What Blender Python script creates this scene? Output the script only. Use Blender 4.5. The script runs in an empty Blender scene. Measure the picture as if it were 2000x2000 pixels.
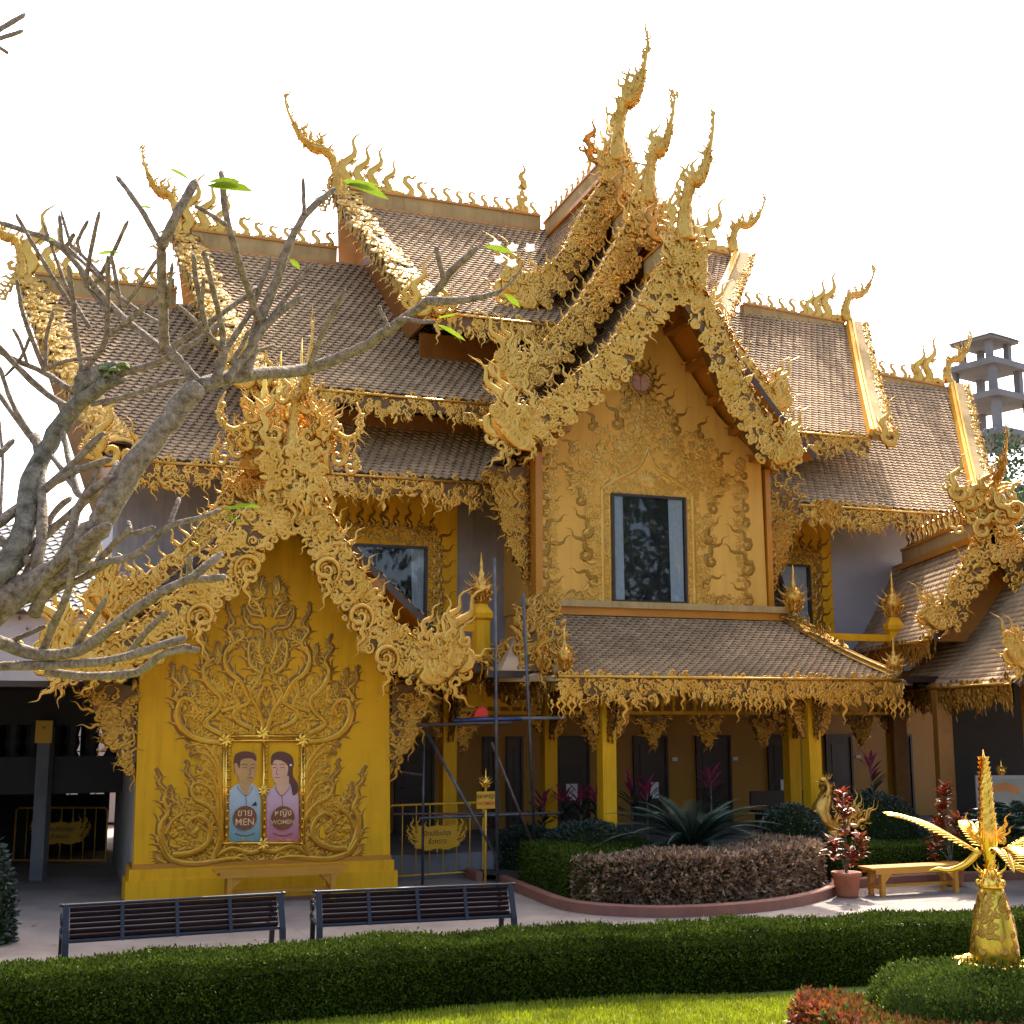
import bpy, math, random
import numpy as np
from mathutils import Vector, Matrix
random.seed(7); RNG = np.random.default_rng(11)
PI = math.pi; S = bpy.context.scene; COL = S.collection
# ---------------------------------------------------------------- camera
PITCH = math.atan(400/2450.); CZ = 3.0
cam = bpy.data.cameras.new('camera'); cam.lens = 44.1; cam.sensor_width = 36; cam.clip_end = 2000; cam.clip_start = .1
camo = bpy.data.objects.new('camera', cam); COL.objects.link(camo)
camo.location = (0, 0, CZ); camo.rotation_euler = (PI/2+PITCH, 0, 0); S.camera = camo
# ---------------------------------------------------------------- sky, sun, exposure
SUN_EL = math.radians(50); SUN_AZ = math.radians(13)          # behind the building, a little to the right
w = bpy.data.worlds.new('World'); S.world = w; w.use_nodes = True
nt = w.node_tree; bg = nt.nodes['Background']
sky = nt.nodes.new('ShaderNodeTexSky'); sky.sky_type = 'NISHITA'; sky.sun_disc = False
sky.sun_elevation = SUN_EL; sky.sun_rotation = SUN_AZ; sky.air_density = .75; sky.dust_density = 5; sky.ozone_density = .3
nt.links.new(sky.outputs[0], bg.inputs[0]); bg.inputs[1].default_value = .15
sl = bpy.data.lights.new('sun', 'SUN'); sl.energy = 2.2; sl.angle = math.radians(.5); sl.color = (1, .95, .86)
so = bpy.data.objects.new('sun', sl); COL.objects.link(so)
d = Vector((math.sin(SUN_AZ)*math.cos(SUN_EL), math.cos(SUN_AZ)*math.cos(SUN_EL), math.sin(SUN_EL)))
so.rotation_euler = d.to_track_quat('Z', 'Y').to_euler(); so.location = (0, 0, 60)
S.view_settings.view_transform = 'Standard'; S.view_settings.look = 'None'; S.view_settings.gamma = 1
S.view_settings.exposure = 2.25
S.render.engine = 'CYCLES'
# ---------------------------------------------------------------- frames
def rot(th, C):
    a = math.radians(th); U = np.array([math.cos(a), math.sin(a), 0.]); O = np.array([math.sin(a), -math.cos(a), 0.])
    C = np.array(C, float)
    def M(u, v, z): return C + U*u + O*v + np.array([0, 0, 1.])*z
    return U, O, M
U, O, M = rot(20, (0, 33, 0)); Z = np.array([0, 0, 1.])
def ray(px, py):
    x = (px-1000)/2450.; z = -(py-1000)/2450.
    return np.array([x, math.cos(PITCH)-z*math.sin(PITCH), math.sin(PITCH)+z*math.cos(PITCH)])
CAM = np.array([0, 0, CZ])
def at(px, py, Y): r = ray(px, py); return CAM + r*(Y/r[1])
def gr(px, py, z=0.): r = ray(px, py); return CAM + r*((z-CZ)/r[2])
def onv(px, py, v):
    r = ray(px, py); t = (v-(CAM-np.array([0, 33, 0]))@O)/(r@O); P = CAM+r*t-np.array([0, 33, 0]); return P@U, P[2]
# ---------------------------------------------------------------- objects
OFF = {}
def setp(o, label=None, cat=None, group=None, kind=None):
    for k, v in (('label', label), ('category', cat), ('group', group), ('kind', kind)):
        if v: o[k] = v
    return o
def thing(name, label, cat, loc=(0, 0, 0), rz=0, group=None, kind=None):
    o = bpy.data.objects.new(name, None); COL.objects.link(o); o.location = loc; o.rotation_euler = (0, 0, rz)
    o.empty_display_size = .2; OFF[o.name] = np.zeros(3)
    return setp(o, label, cat, group, kind)
def wthing(name, label, cat, loc, group=None, kind=None):     # a thing whose parts are given in world coordinates
    o = thing(name, label, cat, tuple(loc), 0, group, kind); OFF[o.name] = np.array(loc, float); return o
def copytree(o, parent=None):
    c = o.copy(); COL.objects.link(c); OFF[c.name] = OFF.get(o.name, np.zeros(3))
    if parent: c.parent = parent
    for ch in list(o.children): copytree(ch, c)
    return c
def nrm(a): a = np.asarray(a, float); return a/(np.linalg.norm(a)+1e-12)
class MB:
    def __init__(s): s.v = []; s.f = []; s.n = 0
    def add(s, V, F):
        V = np.asarray(V, float).reshape(-1, 3); s.v.append(V)
        if isinstance(F, np.ndarray): s.f.append(F+s.n)
        else:
            for k in sorted(set(len(f) for f in F)): s.f.append(np.array([f for f in F if len(f) == k])+s.n)
        s.n += len(V); return s
    def box(s, c, sx, sy, sz, X=(1, 0, 0), Y=(0, 1, 0), Zv=(0, 0, 1)):
        c = np.array(c, float); X = np.array(X)*sx/2; Y = np.array(Y)*sy/2; Q = np.array(Zv)*sz/2
        V = [c+a*X+b*Y+e*Q for e in (-1, 1) for b in (-1, 1) for a in (-1, 1)]
        return s.add(V, [(0, 2, 3, 1), (4, 5, 7, 6), (0, 1, 5, 4), (2, 6, 7, 3), (0, 4, 6, 2), (1, 3, 7, 5)])
    def bx(s, u0, u1, v0, v1, z0, z1, Mf=None):
        Mf = Mf or M; V = [Mf(a, b, c) for c in (z0, z1) for b in (v0, v1) for a in (u0, u1)]
        return s.add(V, [(0, 1, 3, 2), (4, 6, 7, 5), (0, 4, 5, 1), (2, 3, 7, 6), (0, 2, 6, 4), (1, 5, 7, 3)])
    def prism(s, poly, D):                                     # planar 3D polygon pushed along D
        P = np.array(poly, float); n = len(P); D = np.array(D, float)
        F = [tuple(range(n)), tuple(range(2*n-1, n-1, -1))]+[(i, n+i, n+(i+1) % n, (i+1) % n) for i in range(n)]
        return s.add(np.vstack([P, P+D]), F)
    def tube(s, pts, rad, k=8, cap=True, flat=None):
        P = np.array(pts, float); n = len(P); R = np.broadcast_to(np.asarray(rad, float), (n,))
        Tn = np.gradient(P, axis=0); Tn /= (np.linalg.norm(Tn, axis=1)[:, None]+1e-9)
        a = np.cross(Tn[0], [0, 0, 1.]); 
        if np.linalg.norm(a) < .2: a = np.cross(Tn[0], [1., 0, 0])
        A = [nrm(a)]
        for i in range(1, n): b = A[-1]-Tn[i]*(A[-1]@Tn[i]); A.append(nrm(b))
        A = np.array(A); B = np.cross(Tn, A); th = np.arange(k)*2*PI/k
        V = P[:, None]+R[:, None, None]*(np.cos(th)[None, :, None]*A[:, None]+np.sin(th)[None, :, None]*B[:, None])
        i = np.arange(n-1)[:, None]*k; j = np.arange(k)[None]; j2 = (j+1) % k
        F = np.stack([i+j, i+j2, i+k+j2, i+k+j], -1).reshape(-1, 4)
        s.add(V, F)
        if cap: s.f.append(np.array([[s.n-n*k+q for q in range(k-1, -1, -1)]])); s.f.append(np.array([[s.n-k+q for q in range(k)]]))
        return s
    def lathe(s, c, prof, k=16, sq=0):
        P = np.array(prof, float); th = np.arange(k)*2*PI/k+(PI/k if sq else 0)
        V = np.stack([P[:, 0][:, None]*np.cos(th), P[:, 0][:, None]*np.sin(th), np.repeat(P[:, 1][:, None], k, 1)], -1)+np.array(c, float)
        n = len(P); i = np.arange(n-1)[:, None]*k; j = np.arange(k)[None]; j2 = (j+1) % k
        s.add(V, np.stack([i+j, i+j2, i+k+j2, i+k+j], -1).reshape(-1, 4))
        s.f.append(np.array([[s.n-k+q for q in range(k)]])); return s
    def inst(s, T, Oo, X, Y, N, sc, sn=None):
        V, F = T; Oo = np.atleast_2d(Oo); m = len(Oo)
        X, Y, N = [np.broadcast_to(np.atleast_2d(a), (m, 3)) for a in (X, Y, N)]
        sc = np.broadcast_to(np.asarray(sc, float), (m,)); sn = sc if sn is None else np.broadcast_to(np.asarray(sn, float), (m,))
        W = Oo[:, None]+(V[None, :, 0, None]*X[:, None]+V[None, :, 1, None]*Y[:, None])*sc[:, None, None]+V[None, :, 2, None]*N[:, None]*sn[:, None, None]
        FF = (F[None]+(np.arange(m)*len(V))[:, None, None]).reshape(-1, F.shape[1])
        return s.add(W.reshape(-1, 3), FF)
    def mesh(s, name, mat, smooth=False, off=0.):
        me = bpy.data.meshes.new(name); V = (np.vstack(s.v)-off).astype(np.float32) if s.v else np.zeros((0, 3), np.float32)
        me.vertices.add(len(V)); me.vertices.foreach_set('co', V.ravel())
        li = np.concatenate([f.ravel() for f in s.f]).astype(np.int32); tot = np.concatenate([np.full(len(f), f.shape[1]) for f in s.f]).astype(np.int32)
        me.loops.add(len(li)); me.loops.foreach_set('vertex_index', li)
        me.polygons.add(len(tot)); me.polygons.foreach_set('loop_start', np.concatenate([[0], np.cumsum(tot)[:-1]]).astype(np.int32))
        me.polygons.foreach_set('loop_total', tot); me.polygons.foreach_set('use_smooth', np.full(len(tot), smooth))
        me.materials.append(mat); me.update(calc_edges=True); return me
    def build(s, name, mat, parent=None, smooth=False, kind=None, label=None):
        off = OFF.get(parent.name, 0.) if parent else 0.
        o = bpy.data.objects.new(name, s.mesh(name, mat, smooth, off)); COL.objects.link(o)
        if parent: o.parent = parent; OFF[o.name] = OFF.get(parent.name, np.zeros(3))
        if kind: o['kind'] = kind
        if label: o['label'] = label
        return o
def piece(name, me, parent, Mx):                               # shared-mesh piece placed by a world matrix
    o = bpy.data.objects.new(name, me); COL.objects.link(o); o.parent = parent
    o.matrix_local = Matrix.Translation(-Vector(OFF[parent.name])) @ Mx; return o
def mat4(o, X, Y, N, s=1.):
    X, Y, N = np.array(X)*s, np.array(Y)*s, np.array(N)*s
    return Matrix(((X[0], Y[0], N[0], o[0]), (X[1], Y[1], N[1], o[1]), (X[2], Y[2], N[2], o[2]), (0, 0, 0, 1)))
def text(body, parent, o, X, Y, N, size, mat, name='lettering', ext=.002, spacing=1., align='CENTER'):
    c = bpy.data.curves.new(name, 'FONT'); c.body = body; c.size = size; c.extrude = ext; c.align_x = align; c.align_y = 'CENTER'; c.space_character = spacing
    c.materials.append(mat); c.offset = size*.003
    tmp = bpy.data.objects.new('tmp', c); COL.objects.link(tmp); dg = bpy.context.evaluated_depsgraph_get(); me = bpy.data.meshes.new_from_object(tmp.evaluated_get(dg)); COL.objects.unlink(tmp); bpy.data.objects.remove(tmp)
    me.name = name; b = bpy.data.objects.new(name, me); COL.objects.link(b); b.parent = parent; b['kind'] = 'stuff'
    b.matrix_local = Matrix.Translation(-Vector(OFF[parent.name])) @ mat4(o, X, Y, N); return b
# ---------------------------------------------------------------- materials
def mk(name, col, rough=.5, metal=0., var=.15, scale=3., bump=0., bscale=40., island=0., col2=None, spec=.5, trans=0., coat=0., streak=0.):
    m = bpy.data.materials.new(name); m.use_nodes = True; t = m.node_tree; b = t.nodes['Principled BSDF']; L = t.links
    N = lambda k: t.nodes.new(k)
    b.inputs['Roughness'].default_value = rough; b.inputs['Metallic'].default_value = metal; b.inputs['Specular IOR Level'].default_value = spec
    if coat: b.inputs['Coat Weight'].default_value = coat; b.inputs['Coat Roughness'].default_value = .15
    geo = N('ShaderNodeNewGeometry'); co = N('ShaderNodeTexCoord')
    nz = N('ShaderNodeTexNoise'); nz.inputs['Scale'].default_value = scale; nz.inputs['Detail'].default_value = 5; nz.inputs['Roughness'].default_value = .62
    L.new(geo.outputs['Position'], nz.inputs['Vector'])
    mr = N('ShaderNodeMapRange'); mr.inputs[1].default_value = .3; mr.inputs[2].default_value = .7; L.new(nz.outputs[0], mr.inputs[0])
    mx = N('ShaderNodeMix'); mx.data_type = 'RGBA'; L.new(mr.outputs[0], mx.inputs[0])
    c = np.array(col, float); c2 = np.array(col2, float) if col2 is not None else c*(1+var)
    c1 = c if col2 is not None else c*(1-var)
    mx.inputs[6].default_value = (*c1, 1); mx.inputs[7].default_value = (*np.minimum(c2, 1), 1)
    out = mx.outputs[2]
    if streak:                                                 # run-off streaks and grime of the paint
        mp = N('ShaderNodeMapping'); mp.inputs['Scale'].default_value = (7, 7, .55); L.new(geo.outputs['Position'], mp.inputs['Vector'])
        n3 = N('ShaderNodeTexNoise'); n3.inputs['Scale'].default_value = 1.; n3.inputs['Detail'].default_value = 6; n3.inputs['Roughness'].default_value = .7; L.new(mp.outputs[0], n3.inputs['Vector'])
        m3 = N('ShaderNodeMapRange'); m3.inputs[1].default_value = .48; m3.inputs[2].default_value = .75; m3.inputs[3].default_value = 0; m3.inputs[4].default_value = streak; L.new(n3.outputs[0], m3.inputs[0])
        x3 = N('ShaderNodeMix'); x3.data_type = 'RGBA'; L.new(m3.outputs[0], x3.inputs[0]); L.new(out, x3.inputs[6]); x3.inputs[7].default_value = (*(c*.35), 1); out = x3.outputs[2]
    if island:
        hv = N('ShaderNodeHueSaturation'); ml = N('ShaderNodeMapRange'); ml.inputs[3].default_value = 1-island; ml.inputs[4].default_value = 1+island
        L.new(geo.outputs['Random Per Island'], ml.inputs[0]); L.new(ml.outputs[0], hv.inputs['Value']); L.new(out, hv.inputs['Color']); out = hv.outputs[0]
    L.new(out, b.inputs['Base Color'])
    if bump:
        n2 = N('ShaderNodeTexNoise'); n2.inputs['Scale'].default_value = bscale; n2.inputs['Detail'].default_value = 4; L.new(geo.outputs['Position'], n2.inputs['Vector'])
        bp = N('ShaderNodeBump'); bp.inputs['Strength'].default_value = 1; bp.inputs['Distance'].default_value = bump
        L.new(n2.outputs[0], bp.inputs['Height']); L.new(bp.outputs[0], b.inputs['Normal'])
    if trans:
        tr = N('ShaderNodeBsdfTranslucent'); L.new(out, tr.inputs[0]); ms = N('ShaderNodeMixShader'); ms.inputs[0].default_value = trans
        L.new(b.outputs[0], ms.inputs[1]); L.new(tr.outputs[0], ms.inputs[2]); L.new(ms.outputs[0], t.nodes['Material Output'].inputs[0])
    return m
GOLD = mk('gold_paint', (.52, .255, .028), .27, .72, .12, 2.2, .006, 30, col2=(.66, .37, .075))
GBACK = mk('crevice_dark_backing', (.13, .055, .006), .5, .2, .2, 3)  # dark colour put behind the gold carving to deepen its crevices
GOLD_D = mk('old_gold_paint', (.36, .165, .016), .27, .75, .12, 2.2, .006, 30, col2=(.50, .26, .04))
GOLD_S = mk('shiny_gold', (.85, .5, .08), .16, .9, .08, 4)
PALE = mk('weathered_gold_moulding', (.42, .275, .11), .85, 0, .2, 1.3, .004, 60, streak=.5, spec=.08)
OCH = mk('ochre_wall_paint', (.76, .365, .007), .6, .03, .09, .9, .003, 70, spec=.2, streak=.4)
OCH_T = mk('tan_gold_wall_paint', (.70, .37, .065), .6, .03, .07, .8, .003, 70, spec=.2, streak=.3)
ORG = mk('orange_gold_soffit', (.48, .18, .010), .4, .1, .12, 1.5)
BROWN = mk('brown_outline_paint', (.22, .09, .01), .4, .2, .2, 3)
TILE = mk('clay_roof_tile', (.38, .255, .14), .85, 0, .24, .8, .002, 90, island=.16, spec=.1)
TILE_G = mk('grey_roof_tile', (.30, .29, .25), .45, 0, .12, 1.5, island=.12)
DECK = mk('dark_roof_underlay', (.06, .04, .03), .8)
CONC = mk('grey_cement_render', (.30, .26, .225), .8, 0, .2, 1.2, .003, 50, streak=.5)
CONC_L = mk('pale_render', (.36, .33, .32), .7, 0, .1, 1.2)
CONC_D = mk('bare_concrete', (.15, .14, .135), .85, 0, .22, .9, .01, 12)
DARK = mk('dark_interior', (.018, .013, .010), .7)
FRAME = mk('dark_brown_wood', (.032, .016, .010), .4, 0, .2, 6)
DOOR = mk('brown_door', (.06, .03, .017), .45, 0, .15, 6)
WHITE = mk('white_paper', (.75, .75, .75), .7, 0, .03)
CURT = mk('white_lace_curtain', (.62, .64, .64), .7, 0, .12, 14)
BLACK = mk('black_bench_paint', (.006, .008, .013), .4, .0, .2, 8, spec=.35)
BORDL = mk('border_leaf', (.20, .02, .01), .38, 0, .3, 6, island=.6, col2=(.26, .10, .02), trans=.25)
GOLD_W = mk('gold_wall_relief_paint', (.56, .28, .03), .27, .5, .12, 2.2, .006, 30, col2=(.68, .38, .07))
PLUM = mk('dark_plum_slat', (.010, .004, .006), .5, 0, .3, 8, .002, 60, spec=.3)
YEL = mk('yellow_bench_paint', (.52, .22, .015), .38, 0, .1, 4, .002, 50)
STEEL = mk('rusty_scaffold_pipe', (.08, .075, .075), .45, .5, .4, 6)
RUST = mk('rust_pipe', (.10, .06, .045), .6, .3, .4, 6)
BLUE = mk('blue_steel', (.012, .035, .12), .45, .2, .2, 5)
TERRA = mk('terracotta', (.36, .11, .045), .65, 0, .15, 5)
KERB = mk('pink_kerb_paint', (.22, .085, .05), .7, 0, .18, 2.5, .004, 40)
YSIGN = mk('yellow_sign_paint', (.60, .30, .012), .4, 0, .05)
RED = mk('red_lettering', (.6, .02, .01), .5)
BLK = mk('black_lettering', (.012, .01, .01), .5)
BARK = mk('grey_frangipani_bark', (.11, .075, .045), .8, 0, .25, 22, .035, 60, col2=(.36, .29, .20), spec=.15)
BARK_D = mk('mossy_old_bark', (.06, .052, .035), .85, 0, .4, 13, .05, 34, col2=(.27, .24, .17), spec=.12)
GOLD_V = mk('matte_gold_paint', (.44, .24, .035), .55, .3, .15, 2.2, .006, 30, col2=(.56, .34, .08), spec=.2)  # rougher, less metallic gold so the left verges glitter less
MOSS = mk('moss', (.10, .13, .02), .9, 0, .3, 20, .02, 40)
LEAF_L = mk('frangipani_leaf', (.13, .19, .01), .4, 0, .2, 14, trans=.45)
PETAL = mk('white_petal', (.8, .76, .66), .6, 0, .04, trans=.3)
HEDGE = mk('hedge_leaf', (.050, .072, .007), .5, 0, .35, 2.6, island=.65, trans=.2, spec=.05)
HEDGE2 = mk('mound_leaf', (.065, .095, .012), .45, 0, .3, 2.2, island=.55, trans=.3, spec=.07)
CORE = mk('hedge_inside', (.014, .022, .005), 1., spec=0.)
BRONZE = mk('bronze_leaf', (.10, .05, .025), .25, 0, .3, 5, island=.8, col2=(.38, .24, .13), trans=.22)
REDL = mk('croton_red_leaf', (.42, .03, .012), .36, 0, .3, 5, island=.5, col2=(.30, .07, .02), trans=.3)
ORL = mk('orange_leaf', (.22, .045, .010), .38, 0, .3, 4, island=.5, col2=(.14, .13, .02), trans=.25)
CYC = mk('cycad_leaf', (.022, .05, .03), .38, 0, .2, 3, island=.3, trans=.1)
DKLEAF = mk('dark_shrub_leaf', (.022, .038, .02), .42, 0, .3, 3, island=.4, trans=.1)
PINKL = mk('pink_cordyline_leaf', (.32, .03, .08), .4, 0, .2, 5, island=.3, trans=.2)
TREEL = mk('tree_leaf', (.04, .075, .02), .36, 0, .3, 1.2, island=.5, trans=.2)
def glass(name, col, rough=.05):
    m = bpy.data.materials.new(name); m.use_nodes = True; b = m.node_tree.nodes['Principled BSDF']
    b.inputs['Base Color'].default_value = (*col, 1); b.inputs['Roughness'].default_value = rough; b.inputs['Transmission Weight'].default_value = 1.; b.inputs['IOR'].default_value = 1.4
    return m
GLASS = glass('window_glass', (.75, .8, .82), .02)
MURAL = mk('burnished_mural_gold', (.50, .23, .012), .2, .7, .15, 3, .003, 30, col2=(.58, .30, .03))
# pavement: cast concrete with joints of its own and stains
def pave_mat():
    m = mk('pavement_concrete', (.15, .112, .09), .8, 0, .1, 1.1, .004, 90, col2=(.25, .20, .155)); return m
PAVE = pave_mat()
GRASSG = mk('lawn_soil', (.13, .16, .012), .9, 0, .25, 6)
GRASS = mk('grass_blade', (.25, .28, .010), .5, 0, .3, 4, island=.35, trans=.35)
# ================================================================ ornament shapes
def stroke(path, wid, hgt, closed=False, n=None, smoothp=True):
    """2D centre line + half widths + heights -> (verts, quads). Open strokes lie on a surface, closed ones stand free."""
    P = np.array(path, float); W = np.array(wid, float); H = np.array(hgt, float) if np.ndim(hgt) else W*hgt
    Tn = np.gradient(P, axis=0); Tn /= (np.linalg.norm(Tn, axis=1)[:, None]+1e-9); Q = np.stack([-Tn[:, 1], Tn[:, 0]], 1)
    cs = [(-1, 0), (-.6, .9), (-.12, .42), (.42, 1.), (1, 0)] if not closed else [(-1, 0), (-.55, .95), (0, .4), (.55, .95), (1, 0), (0, -.9)]
    k = len(cs); V = []
    for a, b in cs: V.append(np.column_stack([P+Q*(W*a)[:, None], H*b]))
    V = np.stack(V, 1).reshape(-1, 3); m = len(P); i = np.arange(m-1)[:, None]*k
    if closed: j = np.arange(k)[None]; j2 = (j+1) % k
    else: j = np.arange(k-1)[None]; j2 = j+1
    F = np.stack([i+j, i+k+j, i+k+j2, i+j2], -1).reshape(-1, 4); return V, F
def cat_t(*Ts):
    V = []; F = []; n = 0
    for v, f in Ts: V.append(v); F.append(f+n); n += len(v)
    return np.vstack(V), np.vstack(F)
def flip(T): V = T[0].copy(); V[:, 0] *= -1; return V, T[1][:, ::-1]
def kanok(turn=1.1, tail=1., wave=.10, nw=1.5, wmax=.15, n1=8, n2=9, closed=False, h=.9):
    th = np.linspace(0, turn*2*PI, n1); r = .07+.21*(th/th[-1])**1.1
    a0 = PI - turn*2*PI; x = r*np.cos(a0+th); y = r*np.sin(a0+th)          # unwinds to (-.28, 0) heading down/up
    y = -y; t = np.linspace(0, 1, n2+1)[1:]
    xt = -.28+.16*t+.26*t**2+wave*np.sin(nw*2*PI*t)*(1-.35*t)*(t > 0); yt = t*tail
    P = np.vstack([np.column_stack([x, y]), np.column_stack([xt, yt])]); m = len(P); s = np.linspace(0, 1, m)
    W = wmax*np.interp(s, [0, .12, .45, .6, .8, 1], [.45, .55, .95, .8, .34, .02])
    return stroke(P, W, h, closed)
def flame(wave=.09, nw=2., wmax=.13, n=12, closed=True, bend=.15, h=.8):
    t = np.linspace(0, 1, n); P = np.column_stack([bend*t**2+wave*np.sin(nw*2*PI*t)*(1-.4*t)*(t > .01), t])
    return stroke(P, wmax*np.interp(t, [0, .2, .6, 1], [1, .85, .38, .01]), h, closed)
def spiral(turn=1.4, wmax=.14, n=11, closed=False, h=.9):
    th = np.linspace(0, turn*2*PI, n); r = .06+.34*(th/th[-1]); P = np.column_stack([r*np.cos(th), r*np.sin(th)])
    return stroke(P, wmax*np.interp(np.linspace(0, 1, n), [0, .3, .7, 1], [.5, .8, .9, .05]), h, closed)
def leafc(bend=.5, wmax=.17, n=7, closed=False, h=.8):
    t = np.linspace(0, 1, n); P = np.column_stack([bend*t**2, t*(1-.25*t)]); return stroke(P, wmax*np.sin(PI*np.clip(t*.92+.08, 0, 1))**.7+.002, h, closed)
KA = kanok(); KB = kanok(.8, 1.2, .12, 2, .13); KC = spiral(); KL = leafc(); KF = flame(.08, 1.8, .13, 9, False)
POOLB = [KA, KC, KL, KA, flip(KA), flip(KC), flip(KL), flip(KA)]
REL = [KA, KB, KC, KL, flip(KA), flip(KB), flip(KC), flip(KL), KF]
def mv(T, x, y, a, s, fx=1):
    V = T[0].copy()*s; V[:, 0] *= fx; c, q = math.cos(a), math.sin(a); V = np.column_stack([V[:, 0]*c-V[:, 1]*q+x, V[:, 0]*q+V[:, 1]*c+y, V[:, 2]]); return V, (T[1] if fx > 0 else T[1][:, ::-1])
BARB = flame(.05, 1.2, .14, 6, True, .3, .6); SP = spiral(1.2, .15, 8, True, .6)
CFL = cat_t(kanok(1.0, 1.3, .10, 2.2, .135, 11, 13, True, .5), mv(BARB, -.24, .18, -.8, .34, -1), mv(BARB, -.10, .5, -.9, .30, -1), mv(SP, -.46, .12, 1., .38), mv(BARB, -.36, .30, .7, .30), mv(BARB, .14, -.24, 2.6, .26))
CFL2 = cat_t(kanok(.85, 1.1, .10, 1.7, .13, 9, 10, True, .5), mv(BARB, -.22, .22, -.9, .34, -1), mv(BARB, -.36, .1, .9, .30), mv(SP, .08, -.22, 0, .3))
CFF = flame(.09, 2.2, .12, 13, True, .1, .6)
# crest hook: stem rising, swelling, tip blown sideways
def hook():
    P = np.array([(0, 0), (.10, .12), (.12, .27), (.02, .38), (-.10, .48), (-.10, .62), (.02, .70), (.10, .64), (.16, .66), (.22, .74), (.31, .72), (.36, .80), (.45, .83)])
    W = np.array([.13, .12, .10, .10, .10, .085, .065, .045, .05, .035, .03, .018, .004]); return stroke(P, W, .6, True)
HOOK = hook()
def pts_mix(T): return T
def band(mb, path, Yd, Nd, w, size, dens=1., hgt=.8, rows=None, lift=0., back=None, ang=None, seed=0, pool=None):
    """dense scroll ornament on the strip that starts at `path` and spans w along Yd, facing Nd"""
    r = np.random.default_rng(seed+5); P = np.array(path, float); L = np.concatenate([[0], np.cumsum(np.linalg.norm(np.diff(P, axis=0), axis=1))])
    tot = L[-1]; Yd = np.broadcast_to(np.atleast_2d(Yd), P.shape); Nd = np.broadcast_to(np.atleast_2d(Nd), P.shape); wv = np.broadcast_to(np.asarray(w, float), (len(P),))
    area = tot*float(np.mean(wv)); n = max(3, int(area/(size*size)*3.4*dens)); pool = pool or REL
    s = r.random(n)*tot; t = r.random(n)
    ip = lambda A: np.stack([np.interp(s, L, A[:, i]) for i in range(3)], 1)
    Y = ip(Yd); Y /= np.linalg.norm(Y, axis=1)[:, None]; N = ip(Nd); N /= np.linalg.norm(N, axis=1)[:, None]
    ww = np.interp(s, L, wv); X = np.cross(Y, N); C = ip(P)+Y*(t*ww)[:, None]+N*(lift+r.random(n)*size*.12)[:, None]
    a = (r.normal(0, .8, n) if ang is None else r.normal(ang, .55, n)); ca, sa = np.cos(a)[:, None], np.sin(a)[:, None]
    X2 = X*ca+Y*sa; Y2 = -X*sa+Y*ca; sc = size*(.65+.7*r.random(n)); k = r.integers(0, len(pool), n)
    C = C-Y2*(sc*.35)[:, None]
    for q in range(len(pool)):
        m = k == q
        if m.any(): mb.inst(pool[q], C[m], X2[m], Y2[m], N[m], sc[m], sc[m]*hgt)
    return mb
def arc(a, b, sag, n=12, D=(0, 0, -1)):
    t = np.linspace(0, 1, n)[:, None]; return np.array(a)*(1-t)+np.array(b)*t+np.array(D)*sag*(4*t*(1-t))
def resamp(P, step):
    P = np.array(P, float); L = np.concatenate([[0], np.cumsum(np.linalg.norm(np.diff(P, axis=0), axis=1))]); n = max(2, int(round(L[-1]/step))+1)
    s = np.linspace(0, L[-1], n); return np.stack([np.interp(s, L, P[:, i]) for i in range(P.shape[1])], 1)
def smooth(P, n=40):
    P = np.array(P, float); m = len(P); t = np.linspace(0, m-1, n); out = []
    for x in t:
        i = min(int(x), m-2); f = x-i; p0 = P[max(i-1, 0)]; p1 = P[i]; p2 = P[i+1]; p3 = P[min(i+2, m-1)]
        out.append(.5*((2*p1)+(-p0+p2)*f+(2*p0-5*p1+4*p2-p3)*f*f+(-p0+3*p1-3*p2+p3)*f**3))
    return np.array(out)
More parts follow.
